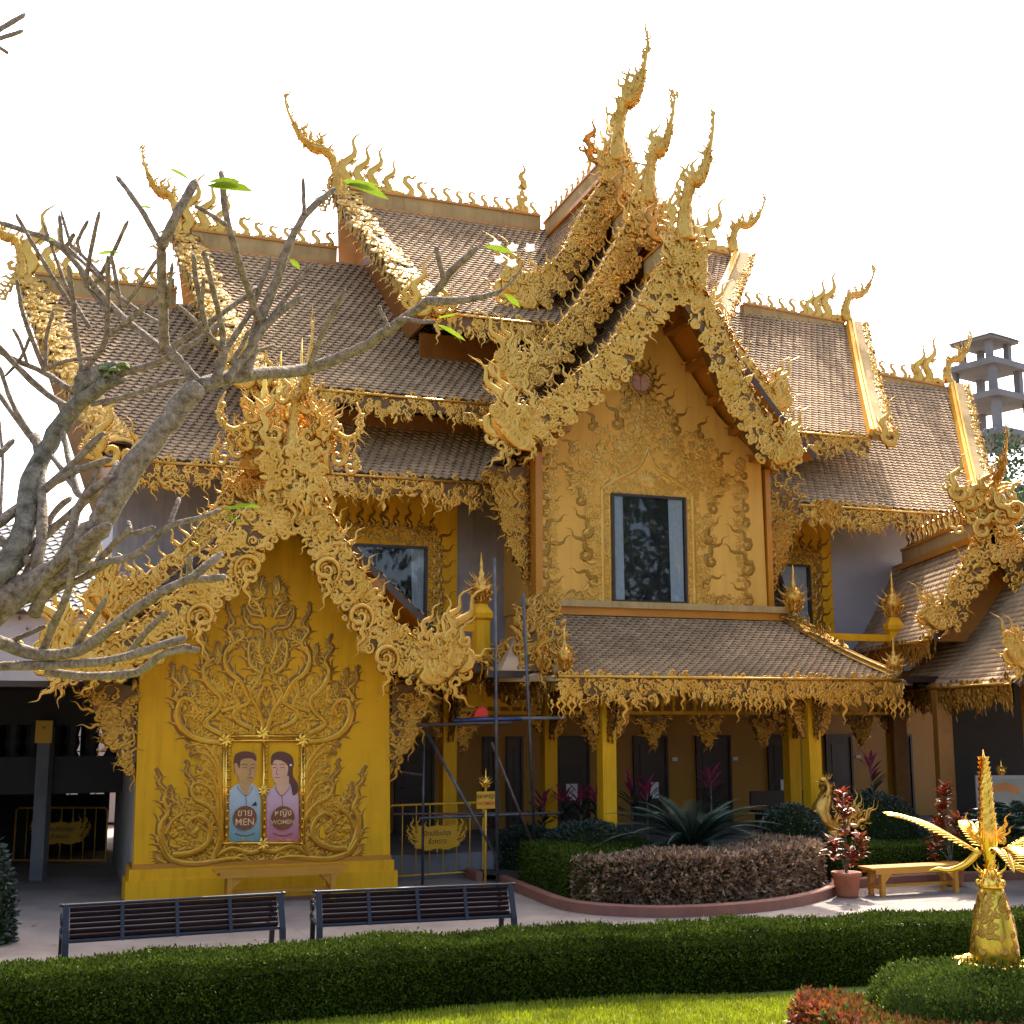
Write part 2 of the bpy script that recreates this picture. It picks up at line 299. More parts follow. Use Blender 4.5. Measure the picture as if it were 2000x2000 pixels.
# naga finial at a ridge end: neck, head, long horn, crest of little flames
CH = np.array([(0.05, -.25, .24), (0, .0, .22), (.03, .35, .155), (.16, .72, .13), (.36, .93, .15), (.6, .95, .17), (.82, 1.06, .13), (1.02, 1.24, .095), (1.18, 1.5, .07), (1.34, 1.8, .05),
               (1.44, 2.1, .036), (1.43, 2.26, .032), (1.35, 2.36, .028), (1.35, 2.47, .022), (1.43, 2.56, .018), (1.41, 2.7, .011), (1.45, 2.82, .003)])
def chofa(parent, o, D, sc=1., up=1., hs=1., rs=.82):
    D = nrm(D); SD = np.cross(D, Z); o = np.array(o, float); c = smooth(CH, 60)
    r = smooth(np.column_stack([CH[:, 2], CH[:, 2]*0]), 60)[:, 0]
    r = r*rs; P = o+D*(c[:, 0]*sc*hs)[:, None]+Z*(c[:, 1]*sc*up)[:, None]
    mb = MB().tube(P, np.maximum(r, .003)*sc, 8); Tn = np.gradient(P, axis=0); Tn /= np.linalg.norm(Tn, axis=1)[:, None]; Q = np.cross(SD, Tn)
    rg = np.random.default_rng(int(abs(o[0]*100)))
    for i in range(3, 42, 2):                                  # crest along the back
        b = P[i]+Q[i]*r[i]*sc*.7*(1 if Q[i][2] > 0 else -1); up2 = nrm(Z*.9-D*.15+D*rg.normal(0, .15))
        mb.inst(CFF if rg.random() < .6 else CFL2, b, nrm(np.cross(up2, SD))*(1 if rg.random() < .5 else -1), up2, SD, max(sc, .8)*(.30+.34*rg.random())*(1 if i < 26 else .55))
    for i in range(14, 30, 3):                                 # beard below the jaw
        b = P[i]-Z*r[i]*sc*.6; mb.inst(CFF, b, D, nrm(-Z*.8+D*.5), SD, sc*(.2+.2*rg.random()))
    for i in range(1, 30):                                     # scales on neck and head
        for a in np.linspace(0, 2*PI, 7)[:-1]+rg.random():
            nn = nrm(np.cos(a)*Q[i]+np.sin(a)*SD); mb.inst(REL[rg.integers(0, 8)], P[i]+nn*r[i]*sc*.9, np.cross(Tn[i], nn), Tn[i], nn, sc*.17)
    return mb.build('ridge_finial', GOLD, parent, True)
FLM = {}
def flame_obj(name, parent, o, X, Y, N, s, T='a', mat=None):
    key = (T, (mat or GOLD).name)
    if key not in FLM: FLM[key] = MB().add(*{'a': CFL, 'b': CFL2, 'c': CFF, 'h': HOOK}[T]).mesh('curled_flame', mat or GOLD, True)
    return piece(name, FLM[key], parent, mat4(o, X, Y, N, s))
def ridge(root, a, b, big=None, h=.42, w=.26, mat=PALE, step=.36, lean=1, mould=True, name='ridge_beam'):
    """ridge beam from a to b (tops), with crest flames as sub-parts; big: 'a','b','ab' for taller flames near that end"""
    a = np.array(a, float); b = np.array(b, float); T = nrm(b-a); SD = np.cross(T, Z); L = np.linalg.norm(b-a); SD = nrm(SD); Un = np.cross(SD, T)
    m = MB(); m.box((a+b)/2-Un*h/2, L, w, h, T, SD, Un); bm = m.build(name, mat, root)
    m = MB(); m.box((a+b)/2-Un*(h+.03), L, w+.10, .1, T, SD, Un); m.box((a+b)/2-Un*(h+.11), L, w+.2, .06, T, SD, Un); m.box((a+b)/2+Un*.02, L, w+.08, .06, T, SD, Un); m.build('ridge_moulding', ORG, bm)
    m = MB(); band(m, [a+Un*.05-SD*.02, b+Un*.05-SD*.02], Un, SD, .12, .17, 1.2, .5, seed=3); band(m, [a+Un*.05+SD*.02, b+Un*.05+SD*.02], Un, -SD, .12, .17, 1.2, .5, seed=4); m.build('crest_scroll', GOLD, bm, True)
    n = max(2, int(L/step))
    for i in range(n):
        t = (i+.5)/n; p = a+(b-a)*t+Un*.06; k = 1.
        if big and 'a' in big: k = max(k, 2.5-3.6*t)
        if big and 'b' in big: k = max(k, 2.5-3.6*(1-t))
        kk = .60*k*(.9+.2*random.random()); flame_obj('crest_flame', bm, p, T*lean, Un, SD*lean, kk, 'h' if k < 1.5 else 'a')
        if i % 2 == 0: flame_obj('crest_spike', bm, p+T*step*.5, T*lean, Un, SD*lean, .2, 'c')
    return bm
# tiled roof between ridge and eave
def tile_mesh(mat, tw, th):
    V = np.array([(-.5*tw, 0, .0), (.5*tw, 0, .0), (.5*tw, -.55*th, .026), (0, -1.12*th, .044), (-.5*tw, -.55*th, .026), (.5*tw, -.55*th, .0), (0, -1.12*th, .008), (-.5*tw, -.55*th, .0)])
    return V, [(0, 4, 3, 2, 1), (2, 3, 6, 5), (3, 4, 7, 6)]
def roof(root, f, w0, w1, L, tw=.2, th=.15, mat=TILE, singles=0, name='roof_deck', nb=10, under=None):
    """f(a, t): point; a runs along the eave in metres between w0(t) and w1(t); t 0 ridge .. 1 eave"""
    ts = np.linspace(0, 1, nb+1); top = []; 
    for t in ts: top.append([f(w0(t), t), f(w1(t), t)])
    top = np.array(top); nrmv = nrm(np.cross(top[0][1]-top[0][0], top[-1][0]-top[0][0])); 
    if nrmv[2] < 0: nrmv = -nrmv
    m = MB(); V = []; 
    for r_ in top: V += [r_[0], r_[1]]
    for r_ in top: V += [r_[0]-nrmv*.12, r_[1]-nrmv*.12]
    F = []; q = 2*(nb+1)
    for i in range(nb): F += [(2*i, 2*i+1, 2*i+3, 2*i+2), (2*i, 2*i+2, q+2*i+2, q+2*i), (2*i+1, q+2*i+1, q+2*i+3, 2*i+3)]
    F += [(0, q, q+1, 1), (2*nb, 2*nb+1, q+2*nb+1, q+2*nb)]
    m.add(V, F); deck = m.build(name, DECK, root)
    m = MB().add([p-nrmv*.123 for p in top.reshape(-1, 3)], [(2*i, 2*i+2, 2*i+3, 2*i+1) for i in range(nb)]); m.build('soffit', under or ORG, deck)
    rows = int(L/th); TV, TF = tile_mesh(mat, tw*.98, th*1.22); mb = MB(); cnt = 0; Os = []; Xs = []; Ys = []; Ns = []
    for i in range(rows, 0, -1):
        t0 = (i-1)/rows; t1 = min(1, i/rows); a0, a1 = w0(t1), w1(t1)
        n = int((a1-a0)/tw); 
        for j in range(n+1):
            a = a0+(j+(.5 if i % 2 else 0))*tw+.02
            if a > a1-tw*.3: continue
            p = f(a, t0); X = nrm(f(a+.1, t0)-p); D = nrm(f(a, t1)-f(a, t0)); N = nrm(np.cross(X, -D)); 
            if N[2] < 0: N = -N
            jx = RNG.normal(0, .003); Os.append(p+N*.004+X*jx); Xs.append(X); Ys.append(-D+N*RNG.normal(0, .011)+X*RNG.normal(0, .012)); Ns.append(N)
    Os = np.array(Os); Xs = np.array(Xs); Ys = np.array(Ys); Ns = np.array(Ns)
    if singles:
        me = MB().add(TV, TF).mesh('roof_tile', mat)
        for q in range(min(singles, len(Os))): piece('roof_tile', me, deck, mat4(Os[q], Xs[q], Ys[q], Ns[q]))
    s = singles; V0 = TV; 
    W = Os[s:, None]+V0[None, :, 0, None]*Xs[s:, None]+V0[None, :, 1, None]*Ys[s:, None]+V0[None, :, 2, None]*Ns[s:, None]; k = len(V0)
    if len(W):
        for fc in (4, 5):
            ff = np.array([x for x in TF if len(x) == fc]); 
            FF = (ff[None]+(np.arange(len(W))*k)[:, None, None]).reshape(-1, fc); mb.f.append(FF+0)
        mb.v.append(W.reshape(-1, 3)); mb.n += len(W)*k
        mb.build('roof_tiles', mat, deck, kind='stuff')
    return deck
# bargeboard: carved board on a path (apex -> foot), facing N, with edge flames and a naga end
def barge(root, path, N, w=.62, thk=.2, size=.25, end=1.5, endflip=1, flames=True, mat=GOLD, fl=.5, curls=True, both=False, seed=1, dens=1., taper=1., backN=True):
    P = resamp(smooth(path, 30), .25); N = nrm(N); n = len(P); Tn = np.gradient(P, axis=0); Tn /= np.linalg.norm(Tn, axis=1)[:, None]
    Up = np.cross(N, Tn); Up *= np.sign(Up[:, 2]+1e-9)[:, None]
    wv = w*np.linspace(taper, 1, n)
    A = P+Up*(wv*.5)[:, None]; B = P-Up*(wv*.5)[:, None]; m = MB()
    V = np.vstack([A, B, A-N*thk, B-N*thk]); F = []
    for i in range(n-1): F += [(i, i+1, n+i+1, n+i), (2*n+i, 3*n+i, 3*n+i+1, 2*n+i+1), (i, 2*n+i, 2*n+i+1, i+1), (n+i, n+i+1, 3*n+i+1, 3*n+i)]
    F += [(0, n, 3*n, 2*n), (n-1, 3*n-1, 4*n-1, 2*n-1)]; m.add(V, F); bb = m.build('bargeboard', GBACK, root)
    m = MB(); band(m, B-Up*.05, Up, N, wv+.1, size*1.12, dens, .85, lift=.01, seed=seed, ang=.45, pool=POOLB)
    band(m, A+N*0.02, -N, Up, thk, size*.8, dens, .7, lift=.01, seed=seed+9)
    if both: band(m, B-N*thk, Up, -N, wv, size*1.1, dens*.6, .7, seed=seed+19)
    m.build('carved_scrolls', mat, bb, True, kind='stuff')
    # edge flames (upper) and hanging curls (lower)
    Rp = resamp(P, fl*.62); 
    for i in range(1, len(Rp)-1):
        t = nrm(Rp[i-1]-Rp[i+1]); up = np.cross(N, t); up = up if up[2] > 0 else -up
        d = nrm(up*.55+t*.35+Z*.55); X = nrm(np.cross(d, N)); s = fl*.85*(.7+.6*random.random())
        if flames: flame_obj('edge_flame', bb, Rp[i]+up*w*.42, X*(-np.sign(X@t)), d, N, s, 'a' if i % 2 else 'b', mat)
    if curls:
        Rq = resamp(P, .62)
        for i in range(1, len(Rq)-1):
            t = nrm(Rq[i-1]-Rq[i+1]); up = np.cross(N, t); up = up if up[2] > 0 else -up; d = nrm(-up*.6-Z*.6-t*.2); X = nrm(np.cross(d, N))
            flame_obj('hanging_curl', bb, Rq[i]-up*w*.42, X*(np.sign(X@t)), d, N, .26*(.8+.6*random.random()), 'b' if i % 2 else 'c', mat)
    if end:                                                   # fan of big flames sweeping out and up from the foot
        f = P[-1]; out = nrm(Tn[-1]*np.array([1, 1, 0])); r = np.random.default_rng(seed)
        m = MB()
        for k in range(15):                                    # scalloped body of the naga head
            q = k/14; a = f+out*end*(.10+.42*q)+Z*end*(-.12+.42*q**1.6)
            m.inst(KC if k % 2 else KA, a+N*(.02+.05*r.random()), out, Z, N, end*(.36-.1*q), end*.22)
        band(m, [f-out*.2*end-Z*.1*end, f+out*.45*end+Z*.05*end], nrm(Z+out*.2), N, end*.42, size*1.05, 1.2, .9, lift=.04, seed=seed+2)
        body = [f-out*.35*end+Z*.18*end, f+out*.0*end-Z*.2*end, f+out*.35*end-Z*.18*end, f+out*.55*end+Z*.06*end, f+out*.55*end+Z*.3*end, f+out*.35*end+Z*.34*end, f+out*.05*end+Z*.3*end]
        m.prism(np.array(body)-N*.12, N*.14); m.build('naga_head', mat, bb, True)
        for k, (dx, dz, s, fx) in enumerate([(.50, .12, 1.0, 1), (.36, .28, .78, 1), (.2, .30, .62, -1), (.56, -.08, .5, 1), (.42, -.2, .4, 1), (.05, .32, .5, 1), (.2, -.24, .36, -1), (0, -.2, .3, 1)]):
            o = f+out*dx*end+Z*dz*end+N*.04*(k % 3-1); d = nrm(Z+out*(.25 if dz > 0 else .9)*(1 if dz > -.1 else .8)-(Z*1.0 if dz < -.1 else 0))
            if dz < -.1: d = nrm(-Z*.8+out*.5)
            flame_obj('end_flame', bb, o, nrm(np.cross(d, N))*fx*(1 if nrm(np.cross(d, N))@out < 0 else -1)*-1, d, N, s*end*.72, 'a', mat)
    return bb
def lambrequin(root, a, b, N, depth=.38, size=.22, mat=GOLD, scal=1.6, drops=.5, seed=1, plate=True, dens=1.):
    a = np.array(a, float); b = np.array(b, float); T = nrm(b-a); L = np.linalg.norm(b-a); N = nrm(N); n = max(6, int(L/.12))
    s = np.linspace(0, 1, n); dp = depth*(.62+.38*np.abs(np.sin(s*L/scal*PI)))
    up = a+(b-a)*s[:, None]; lo = up-Z*dp[:, None]*.72; m = MB(); V = np.vstack([up, lo, up-N*.05, lo-N*.05]); F = []
    for i in range(n-1): F += [(i, n+i, n+i+1, i+1), (2*n+i, 2*n+i+1, 3*n+i+1, 3*n+i), (n+i, 3*n+i, 3*n+i+1, n+i+1), (i, i+1, 2*n+i+1, 2*n+i)]
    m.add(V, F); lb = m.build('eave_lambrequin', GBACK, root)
    m = MB(); band(m, up, -Z, N, dp, size, dens*1.1, .9, seed=seed, ang=.3); band(m, up-N*.05, -Z, -N, dp, size*1.4, .35, .6, seed=seed+3)
    m.tube([a-Z*.02+N*.03, b-Z*.02+N*.03], .035, 6); m.build('scroll_carving', mat, lb, True, kind='stuff')
    k = max(1, int(L/drops))
    for i in range(k):
        t = (i+.5)/k; p = a+(b-a)*t-Z*depth*(.5+.3*abs(math.sin(t*L/scal*PI))); sgn = 1 if i % 2 else -1
        flame_obj('pendant', lb, p, T*sgn, -Z, N*-sgn, (.36 if i % 4 == 0 else .2)*(.7+.5*random.random())*depth/.45, 'c' if i % 4 == 0 else 'b', mat)
    return lb
# ================================================================ setting: ground
def sheet(name, x0, x1, y0, y1, z, mat): return setp(MB().add([(x0, y0, z), (x1, y0, z), (x1, y1, z), (x0, y1, z)], [(0, 1, 2, 3)]).build(name, mat), kind='structure')
sheet('ground', -400, 400, -100, 900, -.03, mk('dusty_ground', (.22, .18, .13), .9, 0, .2, .4))
setp(MB().add([M(-40, 30, 0)+0, M(40, 30, 0), M(40, -6, 0), M(-40, -6, 0)], [(0, 1, 2, 3)]).build('pavement', PAVE), kind='structure')
mj = MB()                                                       # cut joints in the concrete
for k in range(-5, 8): mj.add([M(-14+k*3.1, 9.2, .004), M(-13.985+k*3.1, 9.2, .004), M(-13.985+k*3.1, 22, .004), M(-14+k*3.1, 22, .004)], [(0, 1, 2, 3)])
for k in range(4): mj.add([M(-22, 10.6+k*2.6, .0045), M(12, 10.6+k*2.6, .0045), M(12, 10.612+k*2.6, .0045), M(-22, 10.612+k*2.6, .0045)], [(0, 1, 2, 3)])
setp(mj.build('pavement_joint', CONC_D), kind='structure')
DKORG = mk('deep_orange_board', (.25, .085, .006), .5)
# ================================================================ main building
B = wthing('temple_building', 'ornate golden two storey temple building with tiered brown tile roofs and a steep central gable', 'building', M(1, 3, 0))
def tier(zr, ze, ve, ul, ur, ulE, urE, nm, singles=0, big='ab'):
    g = lambda t: 1.15*t-.15*t*t
    f = lambda a, t: M(a, t*ve, zr-(zr-ze)*g(t))
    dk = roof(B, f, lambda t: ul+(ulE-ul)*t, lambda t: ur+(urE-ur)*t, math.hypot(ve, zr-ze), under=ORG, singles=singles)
    fb = lambda a, t: M(a, -t*ve*.6, zr-(zr-ze)*g(t))
    m = MB(); q = [fb(ul, 0), fb(ur, 0), fb(max(urE, ur-1.5), 1), fb(ulE, 1)]; m.prism(q, -Z*.12); m.build('rear_roof_slope', TILE, B)
    return f, fb, g
tiers = {}
SPEC = dict(T3=(16.45, 11.95, 5.2, -4.9, 7.1, -4.05, 2.8), T2=(14.75, 9.95, 5.2, -8.95, 10.95, -7.85, 7.75), T1=(13.15, 8.15, 5.2, -12.5, 14.6, -10.45, 10.9))
for k, s in SPEC.items(): tiers[k] = tier(*s, k, 0)
def ends(k, fl_l=True):
    zr, ze, ve, ul, ur, ulE, urE = SPEC[k]; f, fb, g = tiers[k]
    # left verge: carved naga body lying along the slope edge
    path = [f(ul+(ulE-ul)*t, t)+Z*.16 for t in np.linspace(0, 1, 9)]; P = np.array(path)
    Tn = nrm(P[-1]-P[0]); Nn = nrm(np.cross(U, -Tn)); Nn = Nn if Nn[2] > 0 else -Nn
    m = MB(); w = .62; A = P-U*.12; m.add(np.vstack([A-Nn*.2, A+U*w-Nn*.2, A+Nn*.14, A+U*w+Nn*.10]), np.array([[j*9+i for j, i in c] for q in range(8) for c in (((0, q), (0, q+1), (2, q+1), (2, q)), ((2, q), (2, q+1), (3, q+1), (3, q)), ((3, q), (3, q+1), (1, q+1), (1, q)), ((1, q), (1, q+1), (0, q+1), (0, q)))]))
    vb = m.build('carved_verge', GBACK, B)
    m = MB(); band(m, A+Nn*.13, U, Nn, w, .30, 1.4, .7, seed=2, ang=.9, pool=POOLB); band(m, A-Nn*.2, Nn, -U, .34, .24, 1., .8, seed=5); band(m, A+U*w-Nn*.1, Nn, U, .24, .2, 1., .8, seed=6)
    m.build('carved_scrolls', GOLD_V, vb, True, kind='stuff')
    for i in range(1, 15):
        t = i/15; p = f(ul+(ulE-ul)*t, t)+Nn*.25; d = nrm(Nn*.7+Z*.5); flame_obj('edge_flame', vb, p-U*.1, U*(-1), d, nrm(np.cross(U, d)), .24, 'b')
        p = f(ul+(ulE-ul)*t, t)-Z*.1-U*.1; d = nrm(-U*.8-Z*.6); flame_obj('hanging_curl', vb, p, Tn, d, nrm(np.cross(Tn, d)), .26, 'c' if i % 3 else 'b')
    e = f(ulE, 1); 
    for q, (s, dx) in enumerate([(.9, 0), (.6, .35), (.55, -.3), (.4, .6)]): flame_obj('end_flame', vb, e+U*dx+O*.25, -U if q % 2 else U, nrm(Z+O*.25), O, s, 'a')
    chofa(B, f(ul, 0)+Z*.4, -U, {'T3': 1.0, 'T2': .86, 'T1': .84}[k], hs={'T3': 1.0, 'T2': .75, 'T1': .8}[k])
    for q in range(6): flame_obj('apex_flame', vb, f(ul, 0)+Z*(.2-.1*q)-U*(.15+.05*q), -Z, nrm(-U+Z*.5), O, .3+.1*(q % 2), 'b')
    # right verge: plain tan board edged with mouldings, carved outer rim
    path = [f(ur+(urE-ur)*t, t) for t in np.linspace(0, 1, 13)]; P = np.array(path); Tn = nrm(P[-1]-P[0]); Nn = nrm(np.cross(U, -Tn)); Nn = Nn if Nn[2] > 0 else -Nn
    m = MB(); idx = lambda q, c: [j*13+i for j, i in c]
    def strip(m, a, b, h0, h1): 
        V = np.vstack([P+U*a+Nn*h0, P+U*b+Nn*h0, P+U*a+Nn*h1, P+U*b+Nn*h1]); Fs = []
        for q in range(12): Fs += [(26+q, 27+q, 40+q, 39+q), (q, q+1, 27+q, 26+q), (13+q, 39+q, 40+q, 14+q), (q, 13+q, 14+q, q+1)]
        m.add(V, Fs+[(0, 26, 39, 13), (12, 25, 51, 38)])
    strip(m, -.05, .52, -.1, .16); rb = m.build('verge_board', PALE, B)
    m = MB(); strip(m, -.17, -.055, -.05, .2); strip(m, -.045, .02, .16, .23); m.build('verge_moulding', OCH, rb)
    m = MB(); band(m, P+U*.525-Nn*.15, Nn, U, .35, .22, 1., .8, seed=8); band(m, P+U*.42+Nn*.16, U, Nn, .16, .15, 1.6, .9, seed=9); m.build('carved_scrolls', GOLD, rb, True, kind='stuff')
    for i in range(1, 14):
        t = i/14; p = f(ur+(urE-ur)*t, t)+U*.5; d = nrm(U*.7+Nn*.6); flame_obj('edge_flame', rb, p, nrm(np.cross(d, O)), d, O, .28, 'b')
    chofa(B, f(ur, 0)+Z*.3-U*.15, U, {'T3': .80, 'T2': .78, 'T1': .7}[k], .95, rs=.95)
    e = f(urE, 1)+U*.45
    for q, (s, dx) in enumerate([(.85, 0), (.5, -.2), (.5, .2)]): flame_obj('end_flame', rb, e+U*dx+O*.1, -U if q % 2 else U, nrm(Z+U*.1), O, s, 'c' if q else 'a')
    # bird-like swirl where ridge meets verge
    m = MB()
    for sgn, q in ((1, f(ul, 0)+U*.45), (-1, f(ur, 0)-U*.1)):
        for j in range(9): a = -.2-.22*j; d = U*math.cos(a)*sgn+Z*math.sin(a); m.inst(CFL2, q+O*.22-Z*.25, nrm(np.cross(d, O)), d, O, .55-.02*j)
    m.build('ridge_end_feathers', GOLD, B, True)
    # gable end closures
    for uu, nmv in ((ul+.5, 'gable_end_panel'), (min(ur-.4, 14), 'gable_end_panel')):
        uE = ulE if uu < 0 else urE
        m = MB(); m.prism([M(uu, 0, zr-.15), M(uE+(.35 if uu < 0 else -.3), ve*.93, ze), M(uE+(.35 if uu < 0 else -.3), -ve*.5, ze)], U*.08); m.build(nmv, DKORG, B)
for k in SPEC: ends(k)
ridge(B, M(-4.6, 0, 16.75), M(.8, 0, 16.75), 'a', h=.42); ridge(B, M(1.9, 0, 16.75), M(6.7, 0, 16.4), 'b')
ridge(B, M(-8.6, 0, 15.05), M(-4.9, 0, 15.05), 'a'); ridge(B, M(7.2, 0, 14.95), M(10.6, 0, 14.75), 'b')
ridge(B, M(-12.2, 0, 13.45), M(-8.9, 0, 13.45), 'a'); ridge(B, M(11.0, 0, 13.3), M(14.2, 0, 13.1), 'b')
# little spire where the ridges cross
m = MB()
for k, (h, s) in enumerate([(0, .42), (.3, .36), (.6, .26), (.85, .18)]):
    for sg in (-1, 1): m.inst(CFL2, M(.3, 0, 17.0+h), U*sg, nrm(Z+U*.5*sg), O, s*1.3)
m.inst(CFF, M(.3, 0, 17.6), U, Z, O, .9); m.build('crossing_spire', GOLD, B, True)
# eaves: fascia, lambrequins
for (z, a, b, c, d_) in ((11.95, -3.9, -.3, 2, 2.7), (9.95, -7.7, -.9, 5.0, 7.6), (8.15, -10.3, -1.6, 4.2, 10.7)):
    for (x0, x1) in ((a, b), (c, d_)):
        m = MB(); m.bx(x0, x1, 4.9, 5.1, z-.16, z-.03); m.build('eave_fascia', ORG, B); z > 9 and MB().bx(x0+.3, x1-1.2, 3.5, 3.6, z-.8, z-.05).build('roof_step_board', DKORG, B)
        lambrequin(B, M(x0, 5.22, z-.06), M(x1, 5.22, z-.06), O, .62 if z < 9 else .55, .2, seed=int(z), scal=2.0)
# walls
def bx(name, mat, *a, parent=None, label=None): return MB().bx(*a).build(name, mat, parent or B, label=label)
bx('upper_wall', CONC, -10.15, -1.4, -4, 3.5, 3.9, 9.4, label='bare grey cement upper wall')
bx('upper_wall', OCH, -6.4, -2.64, 3.502, 3.56, 4.0, 8.8, label='yellow painted wall panel round the upper left window')
bx('upper_wall', CONC_L, 4.0, 10.4, -4, 3.5, 3.9, 9.6, label='pale grey upper wall at the right')
bx('upper_wall', OCH, 4.05, 7.5, 3.502, 3.56, 4.0, 8.8, label='yellow painted wall panel round the upper right window')
bx('side_wall', CONC_L, -10.24, -10.152, -3.9, 3.4, 3.0, 9.6)
bx('lower_wall', mk('shaded_ochre_wall_paint', (.42, .19, .012), .5, .05, .06, .9), -9.0, 14.5, -4, 3.0, 0.0, 3.88, label='ochre ground floor wall behind the doors')  # ochre browned so the veranda shade is in the wall colour
bx('veranda_ceiling', FRAME, -5.4, 14.4, 3.01, 8.9, 3.72, 3.85); bx('veranda_floor', CONC_D, -5.4, 14.4, 3.01, 7.6, 0.0, .45)
bx('balcony_floor', ORG, -6.2, -1.7, 3.6, 6.75, 3.86, 4.05); bx('balcony_floor', ORG, 4.6, 7.6, 3.6, 6.75, 3.86, 4.05)
# ---- central gable
gw = [M(-1.48, 6, 5.3), M(4.05, 6, 5.3), M(4.0, 6, 8.9), M(2.9, 6, 9.9), M(1.1, 6, 12.4), M(-.8, 6, 9.9), M(-1.48, 6, 8.9)]
CW = MB().prism(gw, -O*2.6).build('gable_wall', OCH_T, B)
bx('gable_wall', OCH_T, -1.44, 4.0, 3.0, 5.98, 3.9, 5.3)
bx('sill_band', PALE, -2.05, 4.5, 5.9, 6.32, 5.33, 5.47); bx('sill_band', ORG, -1.98, 4.44, 5.9, 6.24, 5.16, 5.33, label='orange stepped moulding under the gable sill')
bx('corner_pilaster', ORG, -1.66, -1.5, 5.6, 6.06, 5.47, 8.7); bx('corner_pilaster', ORG, 4.07, 4.2, 5.6, 6.06, 5.47, 8.7)
def window(u0, u1, z0, z1, v, curtains, mull=(), inset=.02):
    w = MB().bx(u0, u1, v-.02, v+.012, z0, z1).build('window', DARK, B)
    m = MB(); t = .06
    m.bx(u0-t, u0, v-.02, v+.08, z0-t, z1+t); m.bx(u1, u1+t, v-.02, v+.08, z0-t, z1+t); m.bx(u0, u1, v-.02, v+.079, z0-t, z0); m.bx(u0, u1, v-.02, v+.079, z1, z1+t)
    for q in mull: m.bx(q-.025, q+.025, v+.02, v+.06, z0, z1)
    m.build('window_frame', FRAME, w); MB().bx(u0, u1, v+.036, v+.042, z0, z1).build('window_pane', GLASS, w)
    for (a, b, c, d_) in curtains:                               # gathered curtain, top a-b, bottom c-d
        n = 40; mm = MB(); V = []
        for i in range(n+1):
            q = i/n; y = .02+.007*math.sin(i*1.9); V += [M(a+(b-a)*q, v+y, z1), M(a*.5+c*.5+((b+d_)*.5-(a+c)*.5)*q, v+y, (z0+z1)/2), M(c+(d_-c)*q, v+y, z0)]
        mm.add(V, [(3*i+j, 3*i+3+j, 3*i+4+j, 3*i+1+j) for i in range(n) for j in (0, 1)]).build('curtain', CURT, w, True)
    return w
window(.2, 1.92, 5.53, 7.84, 6.0, [(.22, .42, .22, .44), (1.55, 1.9, 1.58, 1.9)])
window(-5.35, -3.43, 5.1, 6.78, 3.56, [(-3.75, -3.45, -3.7, -3.45)], mull=(-4.6,))
window(5.3, 6.75, 5.0, 6.78, 3.56, [(5.9, 6.7, 6.5, 6.72)], mull=())
# ---- wall reliefs
def vine(m, v, pts, wd, size=.16, dens=1.2, h=.8, seed=1, ang=None, Mf=M, N=O):
    P = np.array([Mf(a, v, b) for a, b in resamp(np.array(pts, float), .12)]); Tn = np.gradient(P, axis=0); Tn /= np.linalg.norm(Tn, axis=1)[:, None]
    Y = np.cross(N, Tn); wv = np.interp(np.linspace(0, 1, len(P)), np.linspace(0, 1, np.size(wd)), np.atleast_1d(wd)); band(m, P-Y*(wv/2)[:, None], Y, N, wv, size, dens, h, seed=seed, ang=ang)
def pst(m, v, pts, wid, h=.6, n=24, Mf=M, Uv=U, N=O, mir=None):
    """traced raised stroke on a wall plane; pts (u,z)"""
    for s in ((1,) if mir is None else (1, -1)):
        q = np.array(pts, float).copy()
        if mir is not None: q[:, 0] = mir+s*(q[:, 0]-mir)
        c = smooth(q, n); w_ = np.interp(np.linspace(0, 1, n), np.linspace(0, 1, np.size(wid)), np.atleast_1d(wid)); T = stroke(c, w_, h)
        m.inst(T, Mf(0, v, 0), Uv, Z, N, 1.)
def tongue(m, v, u, z, s, a, fx=1, T=KA, Mf=M, Uv=U, N=O, mir=None, h=.8):
    for k in ((1,) if mir is None else (1, -1)):
        uu = u if mir is None else mir+k*(u-mir); aa = a*k; Y = Uv*-math.sin(aa)*1+Z*math.cos(aa); X = (Uv*math.cos(aa)+Z*math.sin(aa))*fx*k
        m.inst(T, Mf(uu, v, z), X, Y, N, s, s*h)
c0 = 1.07
m = MB()
